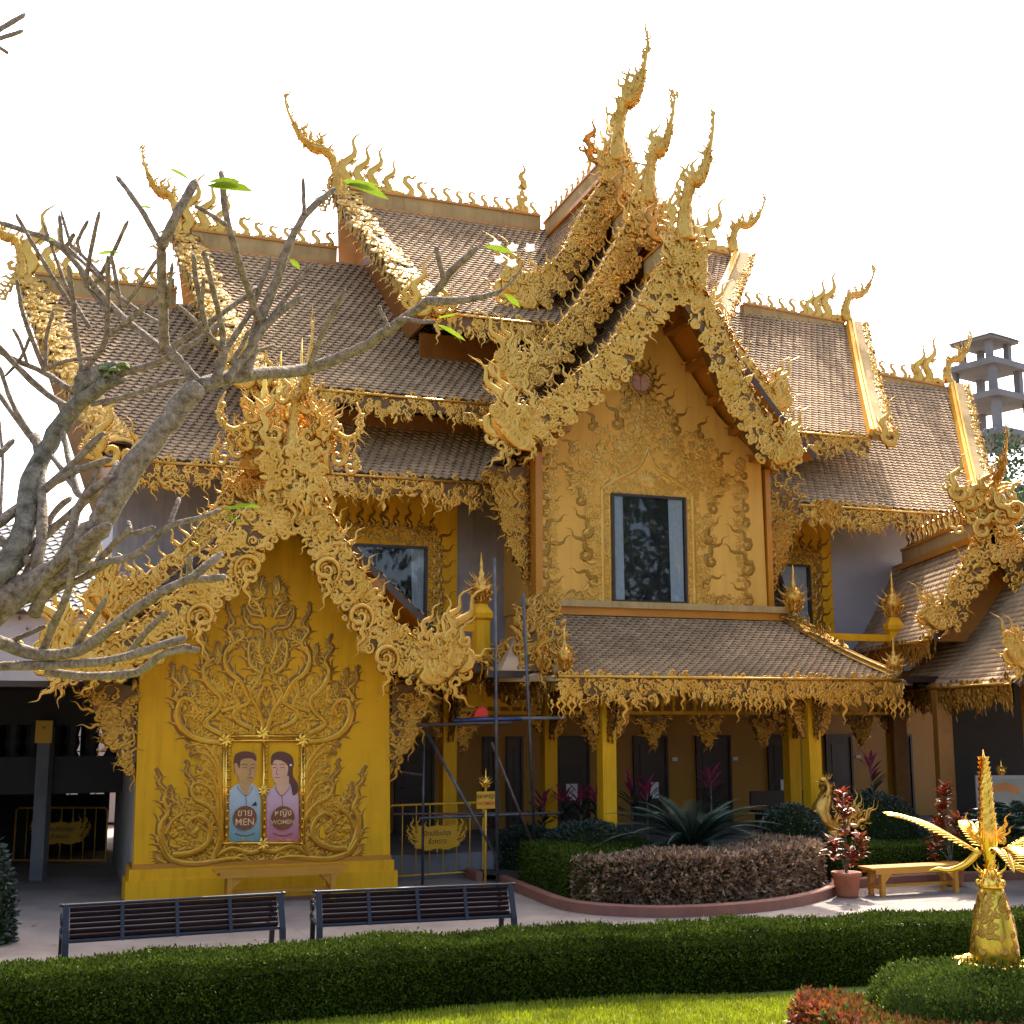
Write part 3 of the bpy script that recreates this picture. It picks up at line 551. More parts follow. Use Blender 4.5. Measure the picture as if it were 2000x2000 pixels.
for sg in (1, -1):
    X = lambda u: c0+sg*(u-c0)
    vine(m, 6., [(X(-.02), 5.5), (X(-.02), 7.9)], .26, .15, 1.3, seed=3); vine(m, 6., [(X(-.3), 5.6), (X(-.28), 6.3), (X(-.32), 7.0), (X(-.4), 7.5)], [.4, .15, .4, .2], .2, .9, seed=4)
    vine(m, 6., [(X(-.55), 7.75), (X(-.6), 8.4), (X(-.25), 9.0), (X(.3), 9.15), (X(.7), 8.9)], [.3, .75, .8, .6, .3], .2, 1.25, seed=5)
    vine(m, 6., [(X(-.2), 8.1), (X(.2), 8.5), (X(.65), 8.75)], .55, .2, 1.2, seed=6)
    vine(m, 6., [(X(.95), 8.8), (X(.7), 9.4), (X(.5), 10.0)], [.4, .5, .3], .2, 1.1, seed=7)
    vine(m, 6., [(X(.95), 9.3), (X(.9), 10.2)], .3, .18, 1.2, seed=17)
    for z, s in ((5.6, .45), (6.0, .3), (6.35, .6), (6.9, .5), (7.4, .4), (7.75, .35), (8.15, .35), (8.5, .3)):   # corner tongues
        tongue(m, 6., -1.38, z, s*1.15, -.75, 1, KB, mir=c0); 
    vine(m, 6., [(X(-1.28), 5.5), (X(-1.28), 8.9)], .24, .15, 1.0, seed=8); vine(m, 6., [(X(-1.2), 5.6), (X(-.2), 5.55)], .16, .14, 1.0, seed=18)
    for u, z, s, a in ((-.45, 7.0, .55, .5), (-.5, 6.5, .6, .55), (-.35, 5.9, .5, 1.0), (-.6, 7.7, .5, .6), (-.85, 8.3, .4, 1.0), (-.8, 8.8, .4, .8), (-.3, 9.4, .45, .4), (.3, 9.5, .55, .5), (.5, 9.9, .5, .3), (-.65, 5.55, .4, 1.3)):
        tongue(m, 6., u, z, s, a, -1, KB, mir=c0)
m.build('window_relief', GOLD_W, CW, True, kind='stuff')
m = MB()
pst(m, 6., [(-.05, 5.5), (-.05, 7.7), (-.02, 8.0), (.35, 8.25), (.85, 8.55), (1.07, 8.95)], [.05, .06, .06, .05, .04], .9, mir=c0); pst(m, 6., [(.12, 5.5), (.12, 7.95), (.12, 8.0)], .03, .9, mir=c0)
vine(m, 6., [(.3, 8.08), (1.07, 8.2), (1.84, 8.08)], [.1, .5, .1], .14, 1.4, seed=9)
for k in range(9): a = -1.2+.3*k; m.inst(KL, M(1.07, 6, 8.1), U*math.cos(a)+Z*math.sin(a), -U*math.sin(a)+Z*math.cos(a), O, .42, .2)
m.build('ogee_arch', GOLD_W, CW, True)
m = MB(); hp = [(0, -.3), (.1, -.28), (.24, -.1), (.27, .08), (.2, .22), (.08, .24), (0, .12), (-.1, .2), (-.22, .2), (-.28, .08), (-.26, -.1), (-.1, -.26)]
m.prism([M(.92+a, 6.0, 10.5+b) for a, b in hp], O*.03); HM = m.build('heart_medallion', mk('pink_skin_paint', (.45, .22, .18), .5), CW)
m = MB(); m.tube([M(.92+a*1.08, 6.03, 10.5+b*1.08) for a, b in hp+hp[:1]], .035, 6)
for q in range(16): a = q/16*2*PI; m.inst(KB, M(.92+.3*math.cos(a), 6.02, 10.5+.3*math.sin(a)), -U*math.sin(a)+Z*math.cos(a), U*math.cos(a)+Z*math.sin(a), O, .34)
m.tube([M(.93, 6.035, 10.25), M(.91, 6.035, 10.55), M(.93, 6.035, 10.62)], .012, 5)
for (a, b) in ((-.16, .03), (.14, .03)): m.tube([M(.92+a-.04, 6.033, 10.5+b), M(.92+a, 6.04, 10.51+b), M(.92+a+.04, 6.033, 10.5+b)], .008, 4)
m.build('medallion_rim', GOLD_D, CW, True)
# upper window surrounds
for (u0, u1, z0, z1, sd) in ((-5.4, -3.38, 5.05, 6.85, 1), (5.25, 6.8, 4.95, 6.85, 2)):
    m = MB()
    for x, sg in ((u0-.2, -1), (u1+.2, 1)): vine(m, 3.56, [(x, z0-.3), (x, z1+.1)], .3, .16, 1.3, seed=sd+4)
    vine(m, 3.56, [(u0-.2, z1+.26), ((u0+u1)/2, z1+.34), (u1+.2, z1+.26)], .42, .17, 1.5, seed=sd)
    uc = (u0+u1)/2
    for k in range(-4, 5): m.inst(CFF, M(uc+k*.28, 3.6, z1+.42), U, Z, O, .62-.08*abs(k)+(.12 if k % 2 == 0 else 0))
    for zz in np.arange(z0, z1+.3, .36): 
        for sg, x in ((1, u1+.32), (-1, u0-.32)): tongue(m, 3.56, x, zz, .5, -.65*sg, sg, KB)
    m.build('window_relief', GOLD_D, B, True, kind='stuff')
# ---- cross gable roofs
def gtier(zr, zf, hw, v0, v1, singles=0):
    g = lambda t: 1.3*t-.3*t*t; out = []
    for sg in (-1, 1):
        f = lambda a, t, sg=sg: M(1.08+sg*hw*t, a, zr-(zr-zf)*g(t)); roof(B, f, lambda t: v0, lambda t: v1, math.hypot(hw, zr-zf), under=ORG, nb=8); out.append(f)
    return out
gtier(16.3, 12.5, 2.3, -.2, 4.5); gtier(14.55, 10.6, 2.9, 2.0, 6.1); gtier(12.95, 8.7, 3.3, 3.5, 7.75)
ridge(B, M(1.08, 0, 16.6), M(1.08, 4.2, 16.75), 'b', lean=-1); ridge(B, M(1.08, 4.5, 14.9), M(1.08, 5.9, 15.0)); ridge(B, M(1.08, 6.2, 13.3), M(1.08, 7.5, 13.4))
def pl(v, pts, ap): return [M(1.08, v, ap)]+[M(onv(x, y, v)[0], v, onv(x, y, v)[1]) for x, y in pts]
G3L = pl(7.95, [(1302, 554), (1248, 638), (1201, 703), (1139, 754), (1074, 815), (1038, 848)], 12.75); G3R = pl(7.95, [(1349, 572), (1393, 645), (1422, 725), (1465, 808), (1512, 884)], 12.75)
G2L = pl(6.25, [(1222, 490), (1183, 554), (1139, 620), (1081, 685), (1038, 739)], 14.5); G1L = pl(4.6, [(1162, 420), (1124, 497), (1084, 543), (1045, 580)], 15.95)
mir = lambda P, k=1.: [p-U*2*((p-M(1.08, 0, 0))@U)*k for p in P]
kw = dict(w=.58, thk=.25, size=.22, fl=.40, dens=1.5)
barge(B, G3L, O, end=1.55, seed=1, **kw); barge(B, G3R, O, end=1.15, seed=2, **{**kw, 'w': .6}); barge(B, G2L, O, end=1.5, seed=3, **kw); barge(B, mir(G2L), O, end=1.2, seed=4, **{**kw, 'w': .6})
barge(B, G1L, O, end=1.5, seed=5, **kw); barge(B, mir(G1L), O, end=1.1, seed=6, **{**kw, 'w': .6})
# soffit purlins under the front gable, with gilt rosettes
m = MB(); mo = MB()
for k in range(1, 6):
    t = k/6.; u = 1.08+3.3*t*.97; z = 12.95-4.25*(1.3*t-.3*t*t)-.27; m.bx(u-.1, u+.1, 6.05, 7.7, z-.14, z)
    for q in range(5): mo.inst(REL[q % 6], M(u-.25+.1*q, 6.3+.3*q, z-.02), U, O, -Z, .2)
    m.bx(1.08-3.2*t-.1, 1.08-3.2*t+.1, 6.05, 7.7, z-.14, z)
m.build('soffit_purlin', mk('deep_orange_purlin', (.36, .13, .01), .45), B); mo.build('soffit_rosettes', GOLD_S, B, True)
for v, zz, s in ((4.65, 16.75, 1.3), (6.3, 14.95, 1.05), (8.0, 13.45, 1.12)):
    chofa(B, M(1.08, v, zz), nrm(O*.6+U*.8), s, hs=.42, rs=.8)
    m = MB(); rg = np.random.default_rng(int(v*10))
    for k in range(26):
        a = k/26*2*PI; d = nrm(U*math.cos(a)*.6+Z*(.4+.6*rg.random())*(1 if k % 3 else -1)); m.inst(CFL2 if k % 2 else CFL, M(1.08, v+.02*(k % 4), zz-.35-.5*rg.random())+U*.3*math.cos(a), nrm(np.cross(d, O)), d, O, .35+.35*rg.random())
    band(m, [M(.7, v+.05, zz-.15), M(1.46, v+.05, zz-.15)], -Z, O, 1.2, .25, 1.4, .9, lift=.03, seed=int(v))
    for sg in (-1, 1):                                          # tall side hooks on the ridge behind the finial
        m.inst(CFL, M(1.08-.12, v-.9, zz+.25), U, nrm(Z-O*.2), O, 1.0)
    m.build('finial_base', GOLD, B, True, kind='stuff')
# ---- brackets
def bracket(parent, pts, N, size=.16, thk=.1, seed=1, mat=GOLD_D):
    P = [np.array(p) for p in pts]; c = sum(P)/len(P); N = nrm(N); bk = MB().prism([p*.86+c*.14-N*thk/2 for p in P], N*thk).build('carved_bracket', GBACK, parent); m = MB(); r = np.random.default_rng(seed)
    A = np.array(P); ar = .5*np.linalg.norm(sum(np.cross(A[i]-A[0], A[i+1]-A[0]) for i in range(1, len(A)-1))); n = int(ar/size**2*4)+6
    w_ = r.dirichlet(np.ones(len(P))*.7, n); C = w_@A; X = nrm(np.cross(Z, N))
    for s_ in (1, -1):
        k = r.integers(0, 8, n)
        for q in range(8):
            mm = k == q
            if mm.any():
                a = r.normal(0, .9, mm.sum())[:, None]; m.inst(REL[q], C[mm]+N*s_*(thk/2+.01*r.random()), X*np.cos(a)+Z*np.sin(a), -X*np.sin(a)+Z*np.cos(a), N*s_, size*(.8+.6*r.random(mm.sum())))
    for i in range(len(P)):
        e0, e1 = P[i], P[(i+1) % len(P)]; L = np.linalg.norm(e1-e0)
        if abs((e1-e0)@Z) < .12*L and e0[2] > c[2]: continue
        for q in range(int(L/.28)): p = e0+(e1-e0)*(q+.5)*.28/L; dd = nrm(nrm(p-c)+(-Z*.5)); m.inst(CFL2, p-dd*.05, nrm(np.cross(dd, N)), dd, N, size*1.7)
    m.build('bracket_scrolls', mat, parent, True, kind='stuff'); return bk
# gable side brackets on the upper wall
bracket(B, [M(-2.75, 5.7, 8.5), M(-1.7, 5.7, 8.6), M(-1.65, 5.7, 5.7), M(-1.95, 5.7, 6.4), M(-2.35, 5.7, 7.2)], O, .2, seed=2)
bracket(B, [M(5.3, 5.7, 8.3), M(4.25, 5.7, 8.6), M(4.2, 5.7, 5.7), M(4.6, 5.7, 6.4), M(4.9, 5.7, 7.2)], O, .2, seed=3)
for u in (-2.6, 5.2):
    for q in range(7): flame_obj('pendant', B, M(u-.3+.1*q, 6.9, 7.9-.05*(q % 3)), U, -Z, O, .45+.25*(q % 2), 'c', GOLD_D)
# ---- canopy roof
gk = lambda t: 1.25*t-.25*t*t
fk = lambda a, t: M(a, 6.15+3.15*t, 5.15-1.38*gk(t))
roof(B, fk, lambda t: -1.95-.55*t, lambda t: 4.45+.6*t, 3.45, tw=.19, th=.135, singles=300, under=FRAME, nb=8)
for sg, u0, u1 in ((-1, -1.95, -2.5), (1, 4.45, 5.05)):
    m = MB(); m.prism([M(u0, 6.15, 5.1), M(u1, 9.3, 3.75), M(u1+sg*.9, 8.6, 3.75), M(u0+sg*.9, 6.15, 3.9)], -Z*.1); m.build('hip_slope', TILE, B)
    P = np.array([fk(u0+(u1-u0)*t, t)+Z*.08 for t in np.linspace(0, 1, 12)]); m = MB().tube(P, .10, 6); hr = m.build('hip_rib', PALE, B, True)
    m = MB().tube(P+Z*.07-U*.09, .03, 5); m.tube(P-Z*.02-U*.13, .03, 5); band(m, P[:7]+Z*.04, Z, U*-1, .25, .2, 1.3, .9, seed=3); band(m, P[:7]+Z*.1-U*.15, U, nrm(Z+O*.5), .3, .2, 1.2, .9, seed=4); m.build('carved_scrolls', GOLD, hr, True)
def lotus(parent, c, s, mat=GOLD, name='lotus_finial', seed=0):
    c = np.array(c, float); m = MB(); r = np.random.default_rng(seed)
    m.lathe(c, [(.05*s, 0), (.14*s, .05*s), (.10*s, .12*s), (.2*s, .25*s), (.23*s, .38*s), (.12*s, .55*s), (.06*s, .62*s), (.08*s, .68*s), (.03*s, .76*s), (.045*s, .82*s), (.004, 1.15*s)], 10)
    for lay, (n, rr, zz, sz, out) in enumerate([(10, .16, .1, .36, .9), (9, .2, .25, .34, .5), (8, .16, .42, .26, .25)]):
        for k in range(n):
            a = (k+lay*.5)/n*2*PI; e = np.array([math.cos(a), math.sin(a), 0]); d = nrm(Z+e*out); m.inst(CFL2, c+e*rr*s+Z*zz*s, e, d, nrm(np.cross(d, e)), sz*s*(.8+.4*r.random()))
    return m.build(name, mat, parent, True)
lotus(B, M(4.5, 6.4, 5.35), .95, seed=1); lotus(B, M(5.05, 9.2, 3.85), .68, seed=2); lotus(B, M(-2.35, 9.3, 3.85), .72, seed=3)
lambrequin(B, M(-2.5, 9.34, 3.76), M(5.08, 9.34, 3.76), O, .55, .17, seed=22, scal=2.6, drops=.3, dens=1.25)
lambrequin(B, M(5.08, 9.3, 3.76), M(5.5, 7.4, 3.76), U, .55, .18, seed=23); lambrequin(B, M(-2.5, 9.3, 3.76), M(-3.2, 7.4, 3.76), -U, .55, .18, seed=24)
for uc, n_, s_ in ((1.75, 9, .42), (-2.35, 6, .5), (4.95, 6, .5)):
    for q in range(n_): k = q-(n_-1)/2; flame_obj('pendant', B, M(uc+k*.11, 9.38, 3.38-.03*abs(k)), U*(1 if q % 2 else -1), -Z, O, s_*.8*(1.15-.17*abs(k)), 'c')
barge(B, [M(-2.0, 6.6, 5.35), M(-2.35, 7.4, 4.9), M(-2.55, 8.3, 4.35), M(-2.7, 9.0, 3.9)], nrm(O*.8-U*.6), w=.9, thk=.2, size=.22, end=.75, fl=.4, seed=31, mat=GOLD_D)
barge(B, [M(-2.9, 6.6, 4.3), M(-3.0, 7.2, 3.9), M(-2.8, 8.0, 3.5)], nrm(O*.8-U*.6), w=.8, thk=.2, size=.22, end=.6, fl=.4, seed=32, mat=GOLD_D)
# ---- veranda: columns, brackets, inner carved beams, doors
def column(u, v, z0, z1, w=.28):
    m = MB().bx(u-w/2, u+w/2, v-w/2, v+w/2, z0, z1); m.bx(u-w/2-.05, u+w/2+.05, v-w/2-.05, v+w/2+.05, z0, z0+.25); c = m.build('column', OCH, B)
    for sg in (-1, 1): bracket(c, [M(u+sg*(w/2+.02), v, z1-.05), M(u+sg*(w/2+.62), v, z1-.05), M(u+sg*(w/2+.35), v, z1-.65), M(u+sg*(w/2+.02), v, z1-1.15)], O, .13, .07, seed=int(u*7+50))
    bracket(c, [M(u, v+w/2+.02, z1-.05), M(u, v+w/2+.5, z1-.05), M(u, v+w/2+.03, z1-1.2)], U, .13, .07, seed=int(u*7+51))
    return c
for u, v in ((-1.2, 8.6), (3.38, 8.6), (4.3, 6.4), (-3.7, 6.4), (-1.2, 5.6), (8.1, 5.0)): column(u, v, .1, 3.72)
for (u0, u1, v) in ((-1.0, 3.2, 6.0), (3.6, 8.0, 5.2), (-5.2, -1.4, 5.6)):
    m = MB().bx(u0, u1, v-.05, v+.05, 3.05, 3.12); m.bx(u0, u1, v-.05, v+.05, 3.62, 3.72); tb = m.build('carved_transom', OCH, B)
    me = MB().lathe((0, 0, 0), [(.03, 0), (.05, .04), (.03, .08), (.065, .2), (.055, .3), (.025, .4), (.045, .46), (.03, .5)], 8).mesh('baluster', OCH, True)
    n = int((u1-u0)/.27)
    for i in range(n): piece('baluster', me, tb, Matrix.Translation(M(u0+.15+i*.27, v, 3.12)))
    for i in range(max(1, int((u1-u0)/1.35))):
        uc = u0+.7+i*1.35; bracket(tb, [M(uc-.45, v, 3.08), M(uc+.45, v, 3.08), M(uc+.12, v, 2.55), M(uc, v, 2.25), M(uc-.12, v, 2.55)], O, .13, .06, seed=i+3)
def door(px0, px1, v=3.0, z1=2.55, paper=None, pz=.95):
    u0 = onv(px0, 1440, v)[0]; u1 = onv(px1, 1440, v)[0]; z0 = .46
    d = MB().bx(u0+.06, u1-.06, v-.01, v+.03, z0, z1-.06).build('door', DOOR, B)
    m = MB().bx(u0, u0+.06, v-.01, v+.07, z0, z1); m.bx(u1-.06, u1, v-.01, v+.07, z0, z1); m.bx(u0+.06, u1-.06, v-.01, v+.07, z1-.06, z1); m.build('door_frame', FRAME, d)
    w_ = u1-u0-.36; m = MB().bx(u0+.18, u1-.18, v+.03, v+.045, z0+.15, z0+.85); m.bx(u0+.18, u1-.18, v+.03, v+.045, z0+1.0, z1-.25); m.build('door_panel', FRAME, d)
    MB().tube([M(u0+.14, v+.03, z0+.95), M(u0+.14, v+.09, z0+.95), M(u0+.24, v+.09, z0+.95)], .012, 6).build('door_handle', STEEL, d)
    if paper: MB().bx(u0+.06+(u1-u0)*paper[0], u0+.06+(u1-u0)*paper[1], v+.047, v+.05, z0+.6, z0+.98).build('paper_notice', WHITE, d)
for a in ((772, 848, None), (942, 968, None), (988, 1020, None), (1077, 1150, (.3, .6)), (1235, 1302, (.4, .65)), (1357, 1425, None), (1497, 1550, (.35, .65)), (1610, 1662, None), (1735, 1778, None), (1830, 1880, None)): door(a[0], a[1], paper=a[2])
for x in (1317, 1435, 1676, 866): u_, z_ = onv(x, 1500, 3.0); MB().bx(u_-.05, u_+.09, 3.0, 3.02, 1.93, 2.02).build('door_number_plate', WHITE, B)
# ---- balconies
def balcony(u0, u1, v, posts):
    m = MB().bx(u0, u1, v-.08, v+.08, 4.72, 4.88); rl = m.build('balcony_rail', OCH, B); m = MB().bx(u0, u1, v-.1, v+.1, 3.7, 4.1); m.build('balcony_base', OCH, rl)
    n = int((u1-u0)/.26); 
    for i in range(n): flame_obj('baluster_flame', rl, M(u0+.15+i*.26, v, 4.08), U*(1 if i % 2 else -1), Z, O, .44, 'b', GOLD_D)
    for p, zb in posts:
        m = MB().lathe(M(p, v+.02, zb), [(.2, 0), (.2, 4.95-zb), (.26, 5.0-zb), (.27, 5.1-zb), (.19, 5.2-zb), (.12, 5.3-zb)], 8 if p < 0 else 4, 1); bp = m.build('balcony_post', OCH, B); lotus(bp, M(p, v+.02, 5.28), .95, seed=int(p*9+40))
balcony(-6.2, -3.0, 6.5, [(-3.05, 3.3)]); balcony(4.9, 7.0, 6.5, [(7.1, 3.3)])
bx('balcony_base', OCH, -3.4, -2.1, 6.3, 6.7, 3.2, 3.9)
# ================================================================ entrance porch on the left
PC = -7.68
Pq = wthing('entrance_porch', 'golden gabled porch with man and woman mural panels, at the left front of the temple', 'porch', M(PC, 6, 0))
pw = [M(-9.85, 8.85, .3), M(-5.5, 8.85, .3), M(-5.58, 8.85, 3.9), M(-6.4, 8.85, 5.0), M(PC, 8.85, 6.7), M(-9.0, 8.85, 5.0), M(-9.9, 8.85, 3.9)]
PW = MB().prism(pw, -O*.25).build('porch_wall', OCH, Pq)
MB().bx(-9.88, -9.68, 2.6, 8.6, 0, 3.9).build('porch_side_wall', CONC, Pq); MB().bx(-5.75, -5.58, 4.5, 8.6, 0, 3.9).build('porch_side_wall', OCH, Pq)
for (e, z0, z1, mt) in ((.0, .52, .6, ORG), (.04, .34, .52, OCH), (.09, 0, .34, OCH)):
    MB().bx(-9.88-e, -5.5+e*1.1, 8.0, 8.9+e, z0, z1).build('plinth_course', mt, Pq)
gp = lambda t: 1.2*t-.2*t*t
for sg in (-1, 1):
    f = lambda a, t, sg=sg: M(PC+sg*3.5*t, a, 7.15-3.3*gp(t)); roof(Pq, f, lambda t: 3.6, lambda t: 10.0, 4.7, under=ORG, nb=6)
lambrequin(Pq, M(-11.2, 4.0, 3.95), M(-11.2, 10.0, 3.95), -U, .5, .2, seed=41); lambrequin(Pq, M(-4.15, 4.0, 3.95), M(-4.15, 10.0, 3.95), U, .5, .2, seed=42)
PL = pl(10.2, [(544, 983), (490, 1037), (448, 1095), (399, 1157), (337, 1210), (262, 1264)], 7.2); PL[0] = M(PC, 10.2, 7.1)
PR = [PL[0]]+[M(onv(x, y, 10.2)[0], 10.2, onv(x, y, 10.2)[1]) for x, y in ((600, 990), (641, 1066), (676, 1132), (718, 1198), (767, 1260), (825, 1300))]
kp = dict(w=.58, thk=.22, size=.21, fl=.42, dens=1.5)
PL[-1:] = [PL[-1], M(onv(180, 1290, 10.2)[0], 10.2, onv(180, 1290, 10.2)[1])]
barge(Pq, PL, O, end=1.35, seed=51, **kp); barge(Pq, PR, O, end=1.45, seed=52, **kp)
b2 = [p-O*1.3+Z*.75 for p in PL[:-1]]; barge(Pq, b2, O, end=1.2, seed=53, **{**kp, 'curls': False}); barge(Pq, [p-O*1.3+Z*.55 for p in PR[:-2]], O, end=.5, seed=54, **{**kp, 'curls': False})
# volutes hanging under the boards
def volute(par, c, s, fx):
    th = np.linspace(0, 3.4*PI, 34); r = s*(.08+.92*(th/th[-1])); P = M(c[0], 10.28, c[1])+U*(fx*r*np.cos(th))[:, None]+Z*(r*np.sin(th))[:, None]; MB().tube(P, np.interp(np.linspace(0, 1, 34), [0, .7, 1], [.025, .06, .02])*s/.26, 7).build('volute', GOLD, par, True)
    flame_obj('volute_drip', par, M(c[0]+fx*s*.2, 10.3, c[1]-s*.7), U*fx, -Z, O, .42, 'a')
for x, y, fx in ((690, 505, 1), (470, 735, 1), (1055, 515, -1), (1215, 735, -1), (1335, 930, -1)):
    q = onv(200+x/2.415, 900+y/2.415, 10.28); volute(Pq, q, .25, fx)
# apex composition: finial, hooks at both sides, spear
chofa(Pq, M(PC, 10.25, 7.55), nrm(O*.6+U*.2), .8, 1.05, hs=.5, rs=.7)
m = MB(); rg = np.random.default_rng(77)
band(m, [M(PC-.55, 10.3, 7.5), M(PC+.55, 10.3, 7.5)], -Z, O, 1.0, .26, 1.6, .9, lift=.05, seed=61)
band(m, [M(PC-.75, 9.7, 7.3), M(PC+.75, 9.7, 7.3)], Z, O, 1.1, .26, 1.5, .9, lift=.02, seed=62)
m.prism([M(PC-.8, 9.7, 7.2), M(PC+.8, 9.7, 7.2), M(PC+.6, 9.7, 8.2), M(PC, 9.7, 8.5), M(PC-.6, 9.7, 8.2)], -O*.25)
for k in range(34):
    sg = 1 if k % 2 else -1; a = rg.random(); u = PC+sg*(.1+.7*a); z = 7.5+rg.random()*(1.1-.5*a); d = nrm(Z+U*sg*.35*a+O*.2*rg.normal()); m.inst([CFL, CFL2, CFF][k % 3], M(u, 9.9+.3*rg.random(), z), U*sg, d, O, .3+.25*rg.random())
m.build('apex_carving', GOLD, Pq, True, kind='stuff')
for sg in (-1, 1):
    for k, (dx, z, s) in enumerate([(.3, 7.9, .7), (.55, 7.75, .5), (.85, 7.6, .5), (1.1, 7.45, .4)]): flame_obj('apex_hook', Pq, M(PC+sg*dx, 10.1-.1*k, z-.15), U*-sg, nrm(Z+U*sg*.25*k/2), O, s, 'a')
    P = smooth([M(PC+sg*.2, 10, 7.7), M(PC+sg*.6, 10.05, 7.9), M(PC+sg*.95, 10.1, 7.75), M(PC+sg*1.15, 10.1, 7.85), M(PC+sg*1.22, 10.1, 8.1), M(PC+sg*1.12, 10.1, 8.4)], 22); m = MB().tube(P, np.interp(np.linspace(0, 1, 22), [0, .5, .8, 1], [.07, .06, .04, .01]), 7)
    for i in range(2, 20, 2): m.inst(CFL2, P[i]+Z*.05*(1 if i % 2 else -1)+O*.05, U*sg, nrm(Z*(1 if i % 2 else -1)+U*sg*.5*rg.normal()), O, .24)
    m.build('side_naga', GOLD, Pq, True)
for (dx, dv, z0, h) in ((.25, -.5, 8.3, 1.35), (-.05, -.9, 8.3, 1.2), (-.35, -.7, 8.2, 1.0), (.05, -.3, 8.1, .9)):
    m = MB().lathe(M(PC+dx, 10+dv, z0), [(.13, 0), (.15, .1), (.08, .18), (.11, .28), (.06, .36), (.075, .46), (.045, .55), (.055, .62), (.03, .7), (.04, .78), (.004, h)], 8)
    for k in range(6): a = k*PI/3; e = np.array([math.cos(a), math.sin(a), 0]); m.inst(CFF, M(PC+dx, 10+dv, z0)+e*.1, nrm(np.cross(Z, e)), nrm(Z+e*.15), e, .35)
    m.build('apex_spear', GOLD_S, Pq, True)
for s, x in ((.7, .0), (.6, .13)): flame_obj('apex_drip', Pq, M(PC+x, 10.35, 6.75), U, -Z, O, s, 'c')
# porch side brackets
bracket(Pq, [M(-10.9, 8.8, 3.75), M(-9.9, 8.8, 3.6), M(-9.92, 8.8, 1.95), M(-10.15, 8.8, 2.3), M(-10.5, 8.8, 2.8)], O, .2, seed=71)
bracket(Pq, [M(-4.7, 8.8, 3.6), M(-5.57, 8.8, 3.7), M(-5.54, 8.8, 1.95), M(-5.25, 8.8, 2.4), M(-4.95, 8.8, 2.9)], O, .2, seed=72)
# soffit timbers
TIMB = mk('carved_brown_timber', (.28, .11, .012), .45, bump=.02, bscale=12)
for sg in (-1, 1):
    for t in (.18, .45, .72): MB().bx(PC+sg*3.5*t-.14, PC+sg*3.5*t+.14, 8.86, 10.0, 7.15-3.3*gp(t)-.42, 7.15-3.3*gp(t)-.15).build('soffit_timber', TIMB, Pq)
